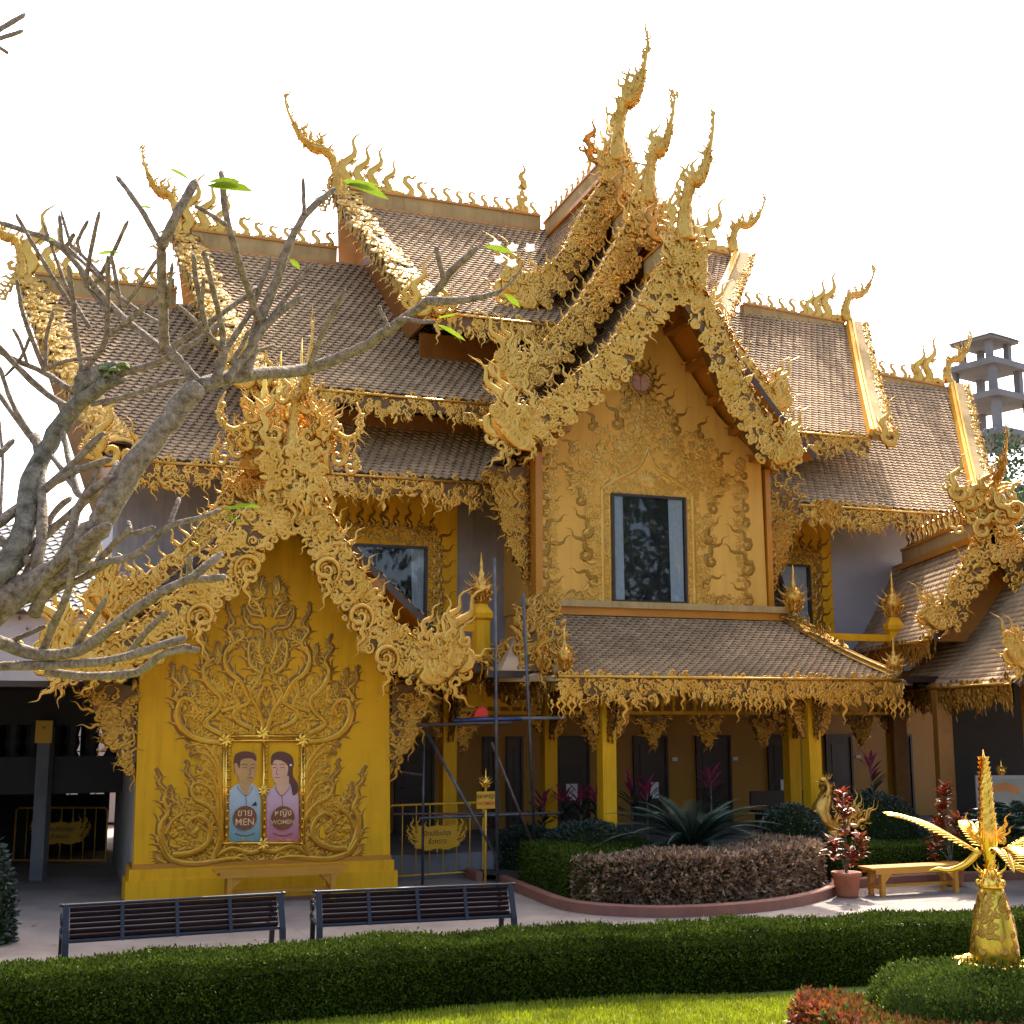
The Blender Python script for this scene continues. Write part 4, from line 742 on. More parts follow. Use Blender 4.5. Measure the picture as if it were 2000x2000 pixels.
# ---- mural relief, traced in wall coordinates (zoom px -> metres)
def zp(x, y): return onv(200+x/2.415, 900+y/2.415, 8.87)
Cw = zp(762, 1500)[0]
Rl = MB(); Dk = MB()
def st(pts, wd, h=.55, both=True):
    q = np.array([zp(x, y) for x, y in pts]); k = 1/(2.415*116)
    for s in ((1, -1) if both else (1,)):
        c = smooth(q, 26); c[:, 0] = Cw+s*(c[:, 0]-Cw); w_ = np.interp(np.linspace(0, 1, 26), np.linspace(0, 1, len(wd)), wd)*k*.72
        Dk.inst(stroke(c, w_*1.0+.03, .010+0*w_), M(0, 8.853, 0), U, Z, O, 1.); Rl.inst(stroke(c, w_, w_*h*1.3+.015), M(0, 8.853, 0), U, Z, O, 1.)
S_ = [
 ([(745, 1905), (640, 1880), (540, 1890), (420, 1905), (320, 1880), (285, 1830), (262, 1790), (252, 1770)], [10, 22, 24, 26, 28, 20, 9, 2]),
 ([(330, 1890), (283, 1800), (280, 1710), (310, 1660), (290, 1600), (300, 1560), (265, 1520), (275, 1490), (252, 1450)], [24, 26, 24, 18, 14, 10, 8, 5, 1]),
 ([(330, 1860), (420, 1850), (500, 1800), (505, 1720), (460, 1680), (410, 1700), (400, 1750), (440, 1775)], [26, 26, 24, 20, 17, 14, 10, 8]),
 ([(300, 1760), (330, 1700), (375, 1660), (360, 1620), (330, 1600), (330, 1560), (318, 1530)], [16, 14, 14, 10, 8, 5, 1]),
 ([(520, 1880), (560, 1780), (545, 1690), (500, 1630), (440, 1600), (420, 1550), (430, 1510), (395, 1470), (405, 1430), (388, 1415)], [20, 24, 22, 20, 16, 12, 9, 6, 4, 1]),
 ([(550, 1700), (540, 1600), (500, 1540), (455, 1520), (430, 1530)], [20, 18, 14, 9, 2]), ([(552, 1620), (535, 1520), (490, 1460), (440, 1450)], [18, 16, 10, 1]),
 ([(555, 1560), (545, 1460), (500, 1390), (450, 1375), (410, 1390)], [20, 18, 14, 9, 1]), ([(560, 1480), (535, 1400), (480, 1340), (430, 1340), (390, 1350)], [20, 18, 16, 9, 1]),
 ([(570, 1300), (520, 1370), (560, 1450), (565, 1600), (560, 1800)], [14, 20, 20, 20, 20]),
 ([(560, 1330), (470, 1320), (390, 1280), (352, 1200), (375, 1120), (430, 1140), (450, 1190), (430, 1220)], [24, 26, 28, 28, 22, 16, 12, 8]),
 ([(375, 1160), (345, 1110), (370, 1070), (330, 1020), (335, 980), (322, 950)], [18, 16, 12, 10, 6, 1]), ([(410, 1130), (440, 1090), (425, 1060), (435, 1035)], [14, 10, 6, 1]), ([(360, 1080), (400, 1040), (380, 1000), (390, 965)], [12, 10, 6, 1]),
 ([(560, 1290), (480, 1240), (540, 1180), (560, 1120), (520, 1080), (480, 1020), (485, 960), (530, 930)], [24, 22, 20, 20, 22, 20, 16, 8]),
 ([(500, 1040), (470, 980), (500, 930), (465, 870), (490, 850), (470, 800)], [18, 16, 12, 9, 6, 1]), ([(540, 960), (555, 920), (540, 890), (548, 850)], [12, 9, 6, 1]),
 ([(560, 1180), (640, 1150), (620, 1090), (640, 1030), (660, 1070), (650, 1100)], [20, 22, 18, 14, 10, 6]), ([(700, 1260), (640, 1230), (620, 1180), (690, 1140), (680, 1100), (650, 1040), (600, 1000), (575, 930), (600, 870), (640, 880)], [22, 22, 20, 20, 20, 22, 22, 20, 16, 8]),
 ([(590, 900), (620, 850), (590, 790), (620, 760), (590, 700), (596, 650)], [16, 14, 12, 8, 5, 1]), ([(620, 860), (665, 830), (650, 800), (610, 810)], [14, 12, 8, 2]),
 ([(762, 1270), (740, 1180), (700, 1100), (740, 1030), (762, 970)], [20, 18, 16, 12, 6]), ([(762, 1060), (730, 1140), (745, 1200), (720, 1150)], [12, 14, 10, 4]),
 ([(745, 1000), (700, 960), (690, 880), (710, 840), (740, 900), (755, 960)], [16, 18, 14, 8, 12, 8]), ([(762, 960), (740, 880), (745, 830)], [16, 12, 2]),
 ([(757, 840), (757, 790), (700, 780), (668, 730), (675, 680), (700, 720), (740, 730)], [9, 9, 9, 8, 4, 9, 6]), ([(762, 740), (735, 680), (700, 650), (735, 650), (762, 620)], [14, 16, 6, 12, 10]), ([(762, 640), (745, 600), (760, 540)], [16, 14, 1]), ([(762, 620), (720, 610), (735, 590)], [12, 10, 1]),
 ([(500, 1900), (600, 1830), (690, 1850), (760, 1830)], [12, 20, 22, 22]), ([(600, 1900), (660, 1860), (700, 1910), (755, 1880)], [14, 18, 18, 18]),
 ([(300, 1900), (262, 1880), (256, 1850)], [12, 7, 1]),
]
for p, wd in S_: st(p, wd)
LBK = flame(.05, .8, .30, 7, False, .55, .6)
for p, wd in S_:                                                # flame tongues growing off every stroke
    q = smooth(np.array([zp(x, y) for x, y in p]), 20); tn = np.gradient(q, axis=0); tn /= np.linalg.norm(tn, axis=1)[:, None]; k = 1/(2.415*116); w_ = np.interp(np.linspace(0, 1, 20), np.linspace(0, 1, len(wd)), wd)*k
    for i in range(1, 18):
        for sd in (1, -1):
            if (i+(sd > 0)) % 2: continue
            d2 = tn[i]+sd*np.array([-tn[i][1], tn[i][0]])*.75; d2 /= np.linalg.norm(d2); n2_ = np.array([-tn[i][1], tn[i][0]])*sd; c = q[i]+n2_*w_[i]*.45; sz = min(w_[i]*1.4+.04, .12)
            for s in (1, -1):
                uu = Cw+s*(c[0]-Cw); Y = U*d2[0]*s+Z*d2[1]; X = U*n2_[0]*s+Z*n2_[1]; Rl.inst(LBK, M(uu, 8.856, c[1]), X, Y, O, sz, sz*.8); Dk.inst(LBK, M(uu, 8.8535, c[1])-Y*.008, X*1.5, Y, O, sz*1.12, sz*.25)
rr = np.random.default_rng(5)
for k in range(520):                                            # small inner scrolls filling the frame
    y = rr.uniform(1040, 1900); edge = np.interp(y, [1040, 1200, 1320, 1400, 1560, 1660, 1900], [500, 400, 430, 470, 470, 330, 330]); inner = 575 if y > 1290 and y < 1800 else 740
    x = rr.uniform(edge, inner); u_, z_ = zp(x, y); a = rr.normal(.4, .7); 
    for s in (1, -1):
        T = REL[k % 8]; X = U*math.cos(a)*s+Z*math.sin(a); Y = -U*math.sin(a)*s+Z*math.cos(a); Rl.inst(T, M(Cw+s*(u_-Cw), 8.855, z_), X, Y, O, .17*(.7+.6*rr.random()), .14)
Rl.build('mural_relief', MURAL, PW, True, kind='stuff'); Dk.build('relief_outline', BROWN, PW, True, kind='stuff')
# ---- framed portrait panels
def zq(x, y): return onv(x/2.76, 1200+y/2.76, 8.87)
k0 = zq(1235, 1225); k1 = zq(1612, 686); um = zq(1420, 900)[0]
lay = [0]
def sheet2(poly, mat, par, name, lv, sm=True, mirror=False):
    q = np.array([zq(x, y) for x, y in poly]); q = smooth(np.vstack([q, q[:1]]), 5*len(q))[:-1] if sm else q
    return MB().prism([M(a, 8.86+.004*lv, b) for a, b in q], O*.0035).build(name, mat, par)
def grad(name, c1, c2, z0, z1):
    m = mk(name, c1, .8, 0, .05, spec=.15); t = m.node_tree; b = t.nodes['Principled BSDF']; g = t.nodes.new('ShaderNodeNewGeometry'); sx = t.nodes.new('ShaderNodeSeparateXYZ'); r = t.nodes.new('ShaderNodeMapRange'); x = t.nodes.new('ShaderNodeMix'); x.data_type = 'RGBA'
    t.links.new(g.outputs['Position'], sx.inputs[0]); t.links.new(sx.outputs[2], r.inputs[0]); r.inputs[1].default_value = z0; r.inputs[2].default_value = z1; t.links.new(r.outputs[0], x.inputs[0]); x.inputs[6].default_value = (*c1, 1); x.inputs[7].default_value = (*c2, 1); t.links.new(x.outputs[2], b.inputs['Base Color']); return m
FLESH1 = mk('tan_skin_paint', (.60, .32, .12), .85, 0, .08, spec=.1); FLESH2 = mk('rosy_skin_paint', (.74, .40, .22), .85, 0, .08, spec=.1); HAIR = mk('brown_hair_paint', (.13, .035, .015), .5, 0, .15, 9); CIRC = mk('brown_roundel_paint', (.22, .055, .01), .45)
SH1 = grad('blue_shirt_paint', (.14, .27, .25), (.50, .52, .50), .9, 1.7); SH2 = grad('pink_shirt_paint', (.46, .14, .15), (.66, .42, .42), .9, 1.7)
LIN = mk('brown_line_paint', (.25, .10, .04), .5); GL = mk('cream_gold_lettering', (.75, .5, .22), .4)
for nm, x0, x1, lab in (('portrait_panel', 1232, 1406, 'painted panel of a man in a light blue shirt'), ('portrait_panel', 1436, 1612, 'painted panel of a woman in a pink shirt')):
    a, b = zq(x0, 1225), zq(x1, 690); pp = MB().bx(a[0], b[0], 8.852, 8.862, a[1], b[1]).build(nm, OCH, Pq, label=lab)
    fx = (lambda x: x) 
    if x0 == 1232:
        sheet2([(1236, 1222), (1236, 950), (1262, 925), (1300, 905), (1350, 905), (1395, 940), (1404, 980), (1404, 1222)], SH1, pp, 'painted_shirt', 1, False)
        sheet2([(1285, 870), (1290, 920), (1325, 975), (1352, 920), (1345, 870)], FLESH1, pp, 'painted_neck', 2)
        sheet2([(1270, 800), (1268, 850), (1290, 885), (1330, 912), (1362, 900), (1378, 860), (1380, 790), (1330, 765), (1285, 775)], FLESH1, pp, 'painted_face', 3)
        sheet2([(1264, 860), (1260, 790), (1272, 752), (1320, 738), (1372, 750), (1380, 790), (1350, 775), (1300, 785), (1290, 830), (1275, 800)], HAIR, pp, 'painted_hair', 4)
        sheet2([(1262, 805), (1274, 805), (1276, 850), (1266, 845)], FLESH1, pp, 'painted_ear', 5)
        L_ = [[(1300, 813), (1318, 806), (1336, 813)], [(1350, 812), (1364, 807), (1375, 812)], [(1308, 828), (1322, 823), (1332, 829)], [(1352, 828), (1362, 824), (1372, 828)], [(1346, 830), (1352, 860), (1340, 864)], [(1332, 882), (1350, 878), (1364, 883)], [(1278, 925), (1300, 960), (1325, 978), (1350, 955), (1362, 925)], [(1325, 978), (1328, 1040)]]
        sheet2([(1355, 1030), (1378, 1008), (1384, 1030)], BLK, pp, 'shirt_badge', 6, False)
        cx, top, bot = 1319, 'ชาย', 'MEN'; SHm = SH1
    else:
        sheet2([(1437, 1222), (1437, 960), (1480, 925), (1500, 905), (1550, 905), (1590, 935), (1610, 990), (1610, 1222)], SH2, pp, 'painted_shirt', 1, False)
        sheet2([(1540, 760), (1575, 800), (1580, 870), (1606, 915), (1602, 960), (1578, 975), (1570, 930), (1555, 900), (1545, 850)], HAIR, pp, 'painted_ponytail', 2)
        sheet2([(1495, 870), (1488, 920), (1520, 975), (1555, 915), (1550, 860)], FLESH2, pp, 'painted_neck', 3)
        sheet2([(1462, 800), (1464, 850), (1475, 895), (1500, 912), (1535, 885), (1552, 850), (1555, 800), (1520, 768), (1480, 775)], FLESH2, pp, 'painted_face', 4)
        sheet2([(1460, 800), (1468, 755), (1515, 738), (1568, 760), (1582, 810), (1560, 860), (1548, 870), (1552, 820), (1520, 790), (1480, 785), (1466, 812)], HAIR, pp, 'painted_hair', 5)
        L_ = [[(1466, 812), (1480, 807), (1492, 812)], [(1506, 812), (1520, 806), (1536, 812)], [(1470, 828), (1480, 824), (1490, 828)], [(1508, 828), (1520, 824), (1532, 828)], [(1495, 830), (1488, 858), (1500, 863)], [(1480, 882), (1494, 878), (1506, 882)], [(1480, 930), (1500, 965), (1520, 978), (1550, 950), (1562, 925)], [(1520, 978), (1522, 1040)]]
        cx, top, bot = 1524, 'หญิง', 'WOMEN'; SHm = SH2
        MB().tube([M(*(lambda q: (q[0], 8.888, q[1]))(zq(1566, 812))), M(*(lambda q: (q[0], 8.896, q[1]))(zq(1566, 812)))], .02, 7).build('hair_flower', WHITE, pp)
    m = MB()
    for l in L_: q = smooth([zq(*p) for p in l], 8); m.tube([M(a_, 8.884, b_) for a_, b_ in q], .0045, 4)
    m.build('painted_lines', LIN, pp)
    n = 36; cc = zq(cx, 1097); R = .2; MB().prism([M(cc[0]+R*math.cos(i/n*2*PI), 8.888, cc[1]+R*math.sin(i/n*2*PI)) for i in range(n)], O*.004).build('lettered_roundel', CIRC, pp)
    text(top, pp, M(cc[0], 8.8935, cc[1]+.085), U, Z, O, .17 if len(top) < 4 else .15, GL); text(bot, pp, M(cc[0], 8.8935, cc[1]-.07), U, Z, O, .16 if len(bot) < 4 else .105, GL)
    cb = zq(cx, 1188); m = MB(); q = [(cx-52+i*8, 1180+14*math.sin(i/13*PI)+4*(-1)**i) for i in range(14)]; m.tube([M(zq(*p)[0], 8.874, zq(*p)[1]) for p in q], .006, 4); m.build('painted_flourish', CIRC, pp)
m = MB()
for x in (1205, 1218, 1421, 1625, 1640):
    a, b = zq(x, 1235), zq(x, 668); m.tube([M(a[0], 8.88, a[1]), M(b[0], 8.88, b[1])], .03 if x in (1218, 1421, 1625) else .022, 6)
    if x in (1218, 1421, 1625):
        for q in np.linspace(0, 1, 14): m.lathe(M(a[0], 8.9, a[1]+(b[1]-a[1])*q-.02), [(.01, 0), (.035, .02), (.01, .045)], 6)
for y in (1232, 680, 655):
    a, b = zq(1200, y), zq(1645, y); m.tube([M(a[0], 8.885, a[1]), M(b[0], 8.885, b[1])], .028, 6)
m.build('panel_frame', GOLD_S, PW, True)
m = MB(); q = zq(1420, 950)
for k in range(8): a = k*PI/4; m.inst(KL, M(q[0], 8.92, q[1]), U*math.cos(a)+Z*math.sin(a), -U*math.sin(a)+Z*math.cos(a), O, .12)
for x, y in ((1420, 640), (1420, 1240), (1218, 680), (1630, 680)):
    q = zq(x, y)
    for k in range(7): a = k*2*PI/7; m.inst(KL, M(q[0], 8.9, q[1]), U*math.cos(a)+Z*math.sin(a), -U*math.sin(a)+Z*math.cos(a), O, .15)
m.build('frame_rosette', GOLD_S, PW, True, kind='stuff')
# ================================================================ right pavilion
Qp = wthing('side_pavilion', 'golden two tier gabled pavilion cut off by the right edge of the photo', 'building', (10.4, 28, 0))
_, _, M2 = rot(0, (0, 0, 0)); U2 = np.array([1., 0, 0]); O2 = np.array([0, -1., 0])
W2 = lambda x, y, z: np.array([x, y, z], float)
for (xr, zr, xe, ze, y0, y1, hb) in ((10.15, 6.95, 8.75, 4.6, 26.2, 33, .34), (10.9, 6.1, 8.85, 3.6, 22.3, 29.5, .3)):
    for sg in (1, -1):
        f = lambda a, t, sg=sg: W2(xr-sg*(xr-xe)*t, -a, zr-(zr-ze)*(1.25*t-.25*t*t)); roof(Qp, f, lambda t: -y1, lambda t: -y0, math.hypot(xr-xe, zr-ze), tw=.19, th=.14, under=ORG, nb=6)
    rb = ridge(Qp, W2(xr, y1-1, zr+.25), W2(xr, y0+.1, zr+.25), h=hb)
    g_ = lambda t: zr-(zr-ze)*(1.25*t-.25*t*t)
    path = [W2(xr-(xr-xe)*t, y0-.15, g_(t)+.05) for t in np.linspace(0, 1, 7)]
    barge(Qp, path[:6], O2, w=.5, thk=.2, size=.2, end=.85, fl=.38, seed=int(xr*10)); barge(Qp, [W2(2*xr-p[0], p[1], p[2]) for p in path], O2, w=.62, thk=.22, size=.22, end=1.2, fl=.45, seed=int(xr*10)+1)
    lambrequin(Qp, W2(xe-.05, y1, ze), W2(xe-.05, y0, ze), -U2, .5, .18, seed=int(xr*11), mat=GOLD_D)
    chofa(Qp, W2(xr, y0-.2, zr+.45), O2, .6)
    m = MB(); m.prism([W2(xr, y0+.9, zr-.2), W2(xe+.3, y0+.9, ze), W2(2*xr-xe-.3, y0+.9, ze)], -O2*.2); m.build('gable_end_panel', ORG, Qp)
m = MB(); rg = np.random.default_rng(9)
for k in range(24): d = nrm(Z*(.3+rg.random())+U2*rg.normal(0, .7)); m.inst([CFL, CFL2][k % 2], W2(9.95+rg.normal(0, .35), 26.05-.3*rg.random(), 7.3+rg.normal(0, .3)), nrm(np.cross(d, O2)), d, O2, .35+.4*rg.random())
band(m, [W2(9.7, 26.0, 7.5), W2(10.6, 26.0, 7.4)], -Z, O2, .5, .25, 1.4, .9, seed=4); m.build('apex_carving', GOLD, Qp, True, kind='stuff')
for x, y in ((9.6, 23.4), (8.9, 26.3), (8.95, 29.5)): MB().bx(x-.15, x+.15, -y-.15, -y+.15, 0, 3.7, Mf=lambda a, b, c: W2(a, -b, c)).build('column', TIMB, Qp)
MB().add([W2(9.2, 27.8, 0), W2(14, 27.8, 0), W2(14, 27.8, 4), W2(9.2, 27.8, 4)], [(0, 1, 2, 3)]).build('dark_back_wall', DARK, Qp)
MB().box(W2(11.5, 25, 3.75), 5, 5.5, .1).build('ceiling', FRAME, Qp)
# dark corridor at the left of the porch
Cq = wthing('side_corridor', 'dark covered passage behind the left gate with bright slots at its far end', 'building', M(-11.3, 4, 0))
bq = lambda nm, mt, *a: MB().bx(*a).build(nm, mt, Cq)
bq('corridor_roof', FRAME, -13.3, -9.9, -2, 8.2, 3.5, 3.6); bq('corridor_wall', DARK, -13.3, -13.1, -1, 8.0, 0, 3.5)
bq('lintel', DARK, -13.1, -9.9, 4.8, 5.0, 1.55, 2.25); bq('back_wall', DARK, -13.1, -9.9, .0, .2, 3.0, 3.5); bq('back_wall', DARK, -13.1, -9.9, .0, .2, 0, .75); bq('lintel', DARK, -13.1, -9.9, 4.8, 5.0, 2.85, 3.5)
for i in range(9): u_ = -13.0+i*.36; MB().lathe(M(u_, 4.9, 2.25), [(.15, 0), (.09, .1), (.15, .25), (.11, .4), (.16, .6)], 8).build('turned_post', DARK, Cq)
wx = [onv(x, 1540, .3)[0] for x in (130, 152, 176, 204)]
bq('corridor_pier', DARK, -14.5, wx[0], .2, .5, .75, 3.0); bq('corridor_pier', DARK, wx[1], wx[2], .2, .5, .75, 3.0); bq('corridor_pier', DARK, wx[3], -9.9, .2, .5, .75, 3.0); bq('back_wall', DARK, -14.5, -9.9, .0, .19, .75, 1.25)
m = MB()
for k in range(6): m.tube([M(-13, .3, .9+k*.33), M(-9.9, .3, .9+k*.33)], .015, 5)
for k in range(12): m.tube([M(-13+k*.28, .3, .75), M(-13+k*.28, .3, 3.0)], .012, 5)
m.build('window_grille', FRAME, Cq)
# ================================================================ benches
def black_bench(L, label):
    t = thing('park_bench', label, 'bench', group='black slatted benches on the path')
    for k in range(6): MB().box((0, -.03-.028*k, .83-.075*k), L-.1, .022, .062, Y=(0, 1, .35), Zv=(0, -.35, 1)).build('back_slat', PLUM, t)
    for k in range(6): MB().box((0, .0-.075*k-.12+.1, .42+.004*k), L-.1, .06, .022).build('seat_slat', PLUM, t) if 0 else MB().box((0, .40-.08*k, .43-.004*k), L-.1, .06, .022).build('seat_slat', PLUM, t)
    MB().tube([(-L/2-.04, -.03, .9), (L/2+.04, -.03, .9)], .026, 8).build('top_rail', BLACK, t)
    MB().tube([(-L/2, -.19, .40), (L/2, -.19, .40)], .03, 8).build('lower_rail', BLACK, t)
    for x in (-L/2, -L/4, 0, L/4, L/2):
        end = abs(x) > L/2-.01; w = .07 if end else .045
        m = MB()
        for p, q in (((-.02, .9), (-.20, .38)),): m.box((x, (p[0]+q[0])/2-.03, (p[1]+q[1])/2), w, .03, .56, Y=nrm((0, 1, -.35)), Zv=nrm((0, .35, 1)))
        m.box((x, .18, .40), w*.8, .5, .03)
        m.build('back_support', BLACK, t)
        if end:
            s = 1 if x > 0 else -1; m = MB()
            MB().box((x, -.24, .2), .075, .06, .42, Zv=nrm((0, .15, 1))).build('leg', BLACK, t); MB().box((x, .38, .21), .06, .06, .42, Zv=nrm((0, -.12, 1))).build('leg', BLACK, t)
            th = np.linspace(0, 2.6*PI, 26); r = .025+.085*(th/th[-1]); P = [(x, .44+a*math.cos(b), .60+a*math.sin(b)) for a, b in zip(r, th)]; m = MB().tube([(x, -.1, .66), (x, .1, .69), (x, .3, .69), (x, .44, .71)]+P[::-1][1:], .022, 7)
            P = [(x, .46+.8*a*math.cos(-b), .42+.8*a*math.sin(-b)) for a, b in zip(r, th)]; m.tube(P, .02, 6); m.lathe((x+s*.04, -.03, .875), [(.0, 0), (.035, .01), (.045, .03), (.035, .05), (0, .06)], 8); m.build('armrest', BLACK, t, True)
    return t
def place(t, p0, p1): 
    p0 = np.array(p0); p1 = np.array(p1); c = (p0+p1)/2; t.location = (c[0], c[1], 0); t.scale = (1, 1, .8); t.rotation_euler = (0, 0, math.atan2(p1[1]-p0[1], p1[0]-p0[0]))
a, b = gr(122, 1888), gr(543, 1857); t1 = black_bench(np.linalg.norm(b-a), 'black slatted park bench at the left with its back to the lawn'); place(t1, a, b)
a2, b2 = gr(612, 1853), gr(1000, 1832); t2 = copytree(t1); t2['label'] = 'black slatted park bench nearer the middle, right of the other one'; place(t2, a2, b2)
def yellow_bench(L, label):
    t = thing('wooden_bench', label, 'bench', group='yellow painted wooden benches')
    for k in range(3): MB().box((0, -.14+.14*k, .46), L, .134, .035).build('seat_plank', YEL, t)
    MB().box((0, -.19, .405), L-.15, .03, .075).build('apron', YEL, t); MB().box((0, .19, .405), L-.15, .03, .075).build('apron', YEL, t)
    for sx in (-1, 1):
        for sy in (-1, 1):
            x = sx*(L/2-.22); m = MB().box((x, sy*.16, .215), .075, .075, .43); m.build('leg', YEL, t)
            m = MB(); m.prism([(x-sx*.04, sy*.16-.02, .37), (x-sx*.04, sy*.16-.02, .22), (x-sx*.2, sy*.16-.02, .37)], (0, .04, 0)); m.build('corner_brace', YEL, t)
        MB().box((sx*(L/2-.22), 0, .15), .05, .30, .06).build('cross_rail', YEL, t)
    MB().box((0, 0, .155), L-.44, .05, .05).build('stretcher', YEL, t); return t
y1 = yellow_bench(1.95, 'yellow wooden bench on the sunlit path beside the potted red plant'); p = gr(1785, 1745); y1.location = (*p[:2], 0); y1.rotation_euler = (0, 0, math.radians(20))
y1.scale = (1, 1, 1); y2 = copytree(y1); y2['label'] = 'yellow wooden bench against the porch plinth below the two portraits'; q = M(-7.55, 9.55, 0); y2.location = tuple(q); y2.rotation_euler = (0, 0, math.radians(20)); y2.scale = (1.12, 1, 1.15)
p = M(4.9, 5.2, .45); DB = thing('dark_bench', 'dark low bench on the veranda behind the hedge', 'bench', tuple(M(4.75, 5.6, .45)), math.radians(20))
MB().box((0, 0, .44), 1.9, .45, .05).build('seat', FRAME, DB); MB().box((0, .2, .7), 1.9, .05, .35).build('backrest', FRAME, DB)
for sx in (-1, 1): MB().box((sx*.8, 0, .21), .08, .4, .42).build('leg', FRAME, DB)
# ================================================================ gates and signs
def plaque(par, c, X, N, w_, h_, lines, size):
    """flame-edged yellow plate"""
    c = np.array(c); n = 60; P = []
    for i in range(n):
        a = i/n*2*PI; x = max(-1, min(1, 1.25*math.cos(a))); z = max(-1, min(1, 1.3*math.sin(a))); k = 1+.07*math.sin(9*a)+(.06 if i % 2 else 0); P.append(c+X*x*w_*.42*k+Z*z*h_*.40*k)
    pl_ = MB().prism(P, N*.012).build('sign_plate', YSIGN, par); m = MB()
    for sg in (-1, 1):
        for k, (dx, dz, s, lean) in enumerate([(.40, .22, .30, .45), (.46, .05, .26, .8), (.44, -.15, .22, 1.0), (.34, .3, .22, .2), (.2, .33, .15, .3)]): m.inst(CFL2, c+X*sg*dx*w_+Z*dz*h_+N*.006, X*-sg, nrm(Z+X*sg*lean), N, s*h_*2.0, .03)
    m.inst(CFF, c+Z*h_*.38+N*.006, X, Z, N, h_*.35, .03); m.inst(CFF, c-Z*h_*.38+N*.006, X, -Z, N, h_*.25, .03); m.build('sign_flames', YSIGN, pl_, True)
    for k, l in enumerate(lines): text(l, pl_, c+N*.014+Z*(size*(.62-1.2*k)), X, Z, N, size, BLK)
def gate(name, label, a, b, ztop, nb, lines):
    a = np.array(a); b = np.array(b); X = nrm(b-a); N = nrm(np.cross(X, Z)); L = np.linalg.norm(b-a); t = wthing(name, label, 'gate', (a+b)/2, group='yellow bar gates'); z0 = .1
    MB().tube([a+Z*z0, a+Z*(ztop-.06), a+X*.06+Z*ztop, b-X*.06+Z*ztop, b+Z*(ztop-.06), b+Z*z0, a+Z*z0], .021, 7).build('gate_frame', YSIGN, t, True)
    for i in range(1, nb): MB().tube([a+X*L*i/nb+Z*z0, a+X*L*i/nb+Z*ztop], .012, 6).build('bar', YSIGN, t, True)
    plaque(t, (a+b)/2+X*.0+Z*(z0+(ztop-z0)*.52)+N*.03, X, N, 1.0, .52, lines, .125); return t
ga, gb = gr(757, 1724), gr(943, 1712); ga[2] = gb[2] = 0
gate('barrier_gate', 'yellow bar gate with flame edged sign closing the gap right of the porch', ga, gb, 1.38, 7, ['ปิดปรับปรุง', 'ชั่วคราว'])
ga, gb = gr(25, 1690), gr(205, 1690); ga[2] = gb[2] = 0
gate('barrier_gate', 'yellow bar gate with flame edged sign across the dark passage left of the porch', ga, gb, 1.15, 8, ['ปิดปรับปรุง', 'ชั่วคราว'])
sp = gr(948, 1735); sp[2] = 0
sg_ = wthing('sign_post', 'yellow post with square WOMEN sign and small gold finial beside the right gate', 'sign', sp); X3 = U; N3 = O
MB().tube([sp, sp+Z*1.75], .022, 8).build('post', YSIGN, sg_, True); bd = MB().box(sp+Z*1.53+N3*.03, .36, .02, .30, X3, N3).build('sign_board', YSIGN, sg_)
text('สุขาหญิง', bd, sp+Z*1.60+N3*.043, X3, Z, N3, .105, BLK); text('WOMEN', bd, sp+Z*1.47+N3*.043, X3, Z, N3, .088, RED)
lotus(sg_, sp+Z*1.74, .3, GOLD_S, 'finial', 4)
lp = gr(28, 1740); lp[2] = 0; lp = lp+np.array([-.15, 1.5, 0])
PT = wthing('concrete_post', 'grey square post with a yellow arrow sign at its top, at the left edge', 'post', lp)
MB().box(lp+Z*1.4, .24, .24, 2.8).build('post', CONC_D, PT); yb = MB().box(lp+Z*2.72+np.array([0, -.13, 0]), .32, .03, .42).build('arrow_sign', YSIGN, PT)
MB().prism([lp+Z*2.85+np.array([x, -.147, z]) for x, z in ((-.05, 0), (0, -.09), (.05, 0), (0, -.04))], (0, -.004, 0)).build('arrow_mark', BROWN, yb)
# ================================================================ scaffold
SC = wthing('pipe_scaffold', 'grey pipe scaffold with a blue top beam between porch and canopy', 'scaffold', M(-3.2, 8.6, 0))
def pipe(a, b, v0, v1, r=.025, mat=STEEL, nm='scaffold_pipe'): a_ = onv(*a, v0); b_ = onv(*b, v1); MB().tube([M(a_[0], v0, a_[1]), M(b_[0], v1, b_[1])], r, 8).build(nm, mat, SC, True)
pipe((966, 1090), (972, 1745), 9.6, 9.6, .03); pipe((1022, 1160), (1045, 1660), 9.2, 9.2, .03); pipe((828, 1415), (825, 1730), 8.4, 8.4); pipe((830, 1425), (970, 1675), 9.0, 9.9, .028)
pipe((960, 1450), (1045, 1660), 9.4, 9.4, .025, RUST); pipe((885, 1407), (1018, 1404), 9.4, 9.4, .035, BLUE, 'blue_beam'); pipe((815, 1416), (1000, 1412), 9.0, 9.0, .03, RUST); pipe((1010, 1403), (1105, 1402), 9.2, 9.2, .03, CONC_D); pipe((820, 1598), (1090, 1588), 9.2, 9.2); pipe((760, 1590), (1095, 1588), 8.6, 8.6, .02, RUST); pipe((755, 1503), (828, 1515), 8.4, 8.4, .025, RUST)
m = MB(); u_, z_ = onv(940, 1394, 9.3); m.prism([M(u_-.14, 9.3, z_-.06), M(u_+.13, 9.3, z_-.05), M(u_+.1, 9.3, z_+.1), M(u_+.02, 9.3, z_+.13), M(u_-.1, 9.3, z_+.05)], -O*.15); setp(m.build('rag_bundle', RED), 'small red cloth bundle lying on the blue scaffold beam', 'cloth')
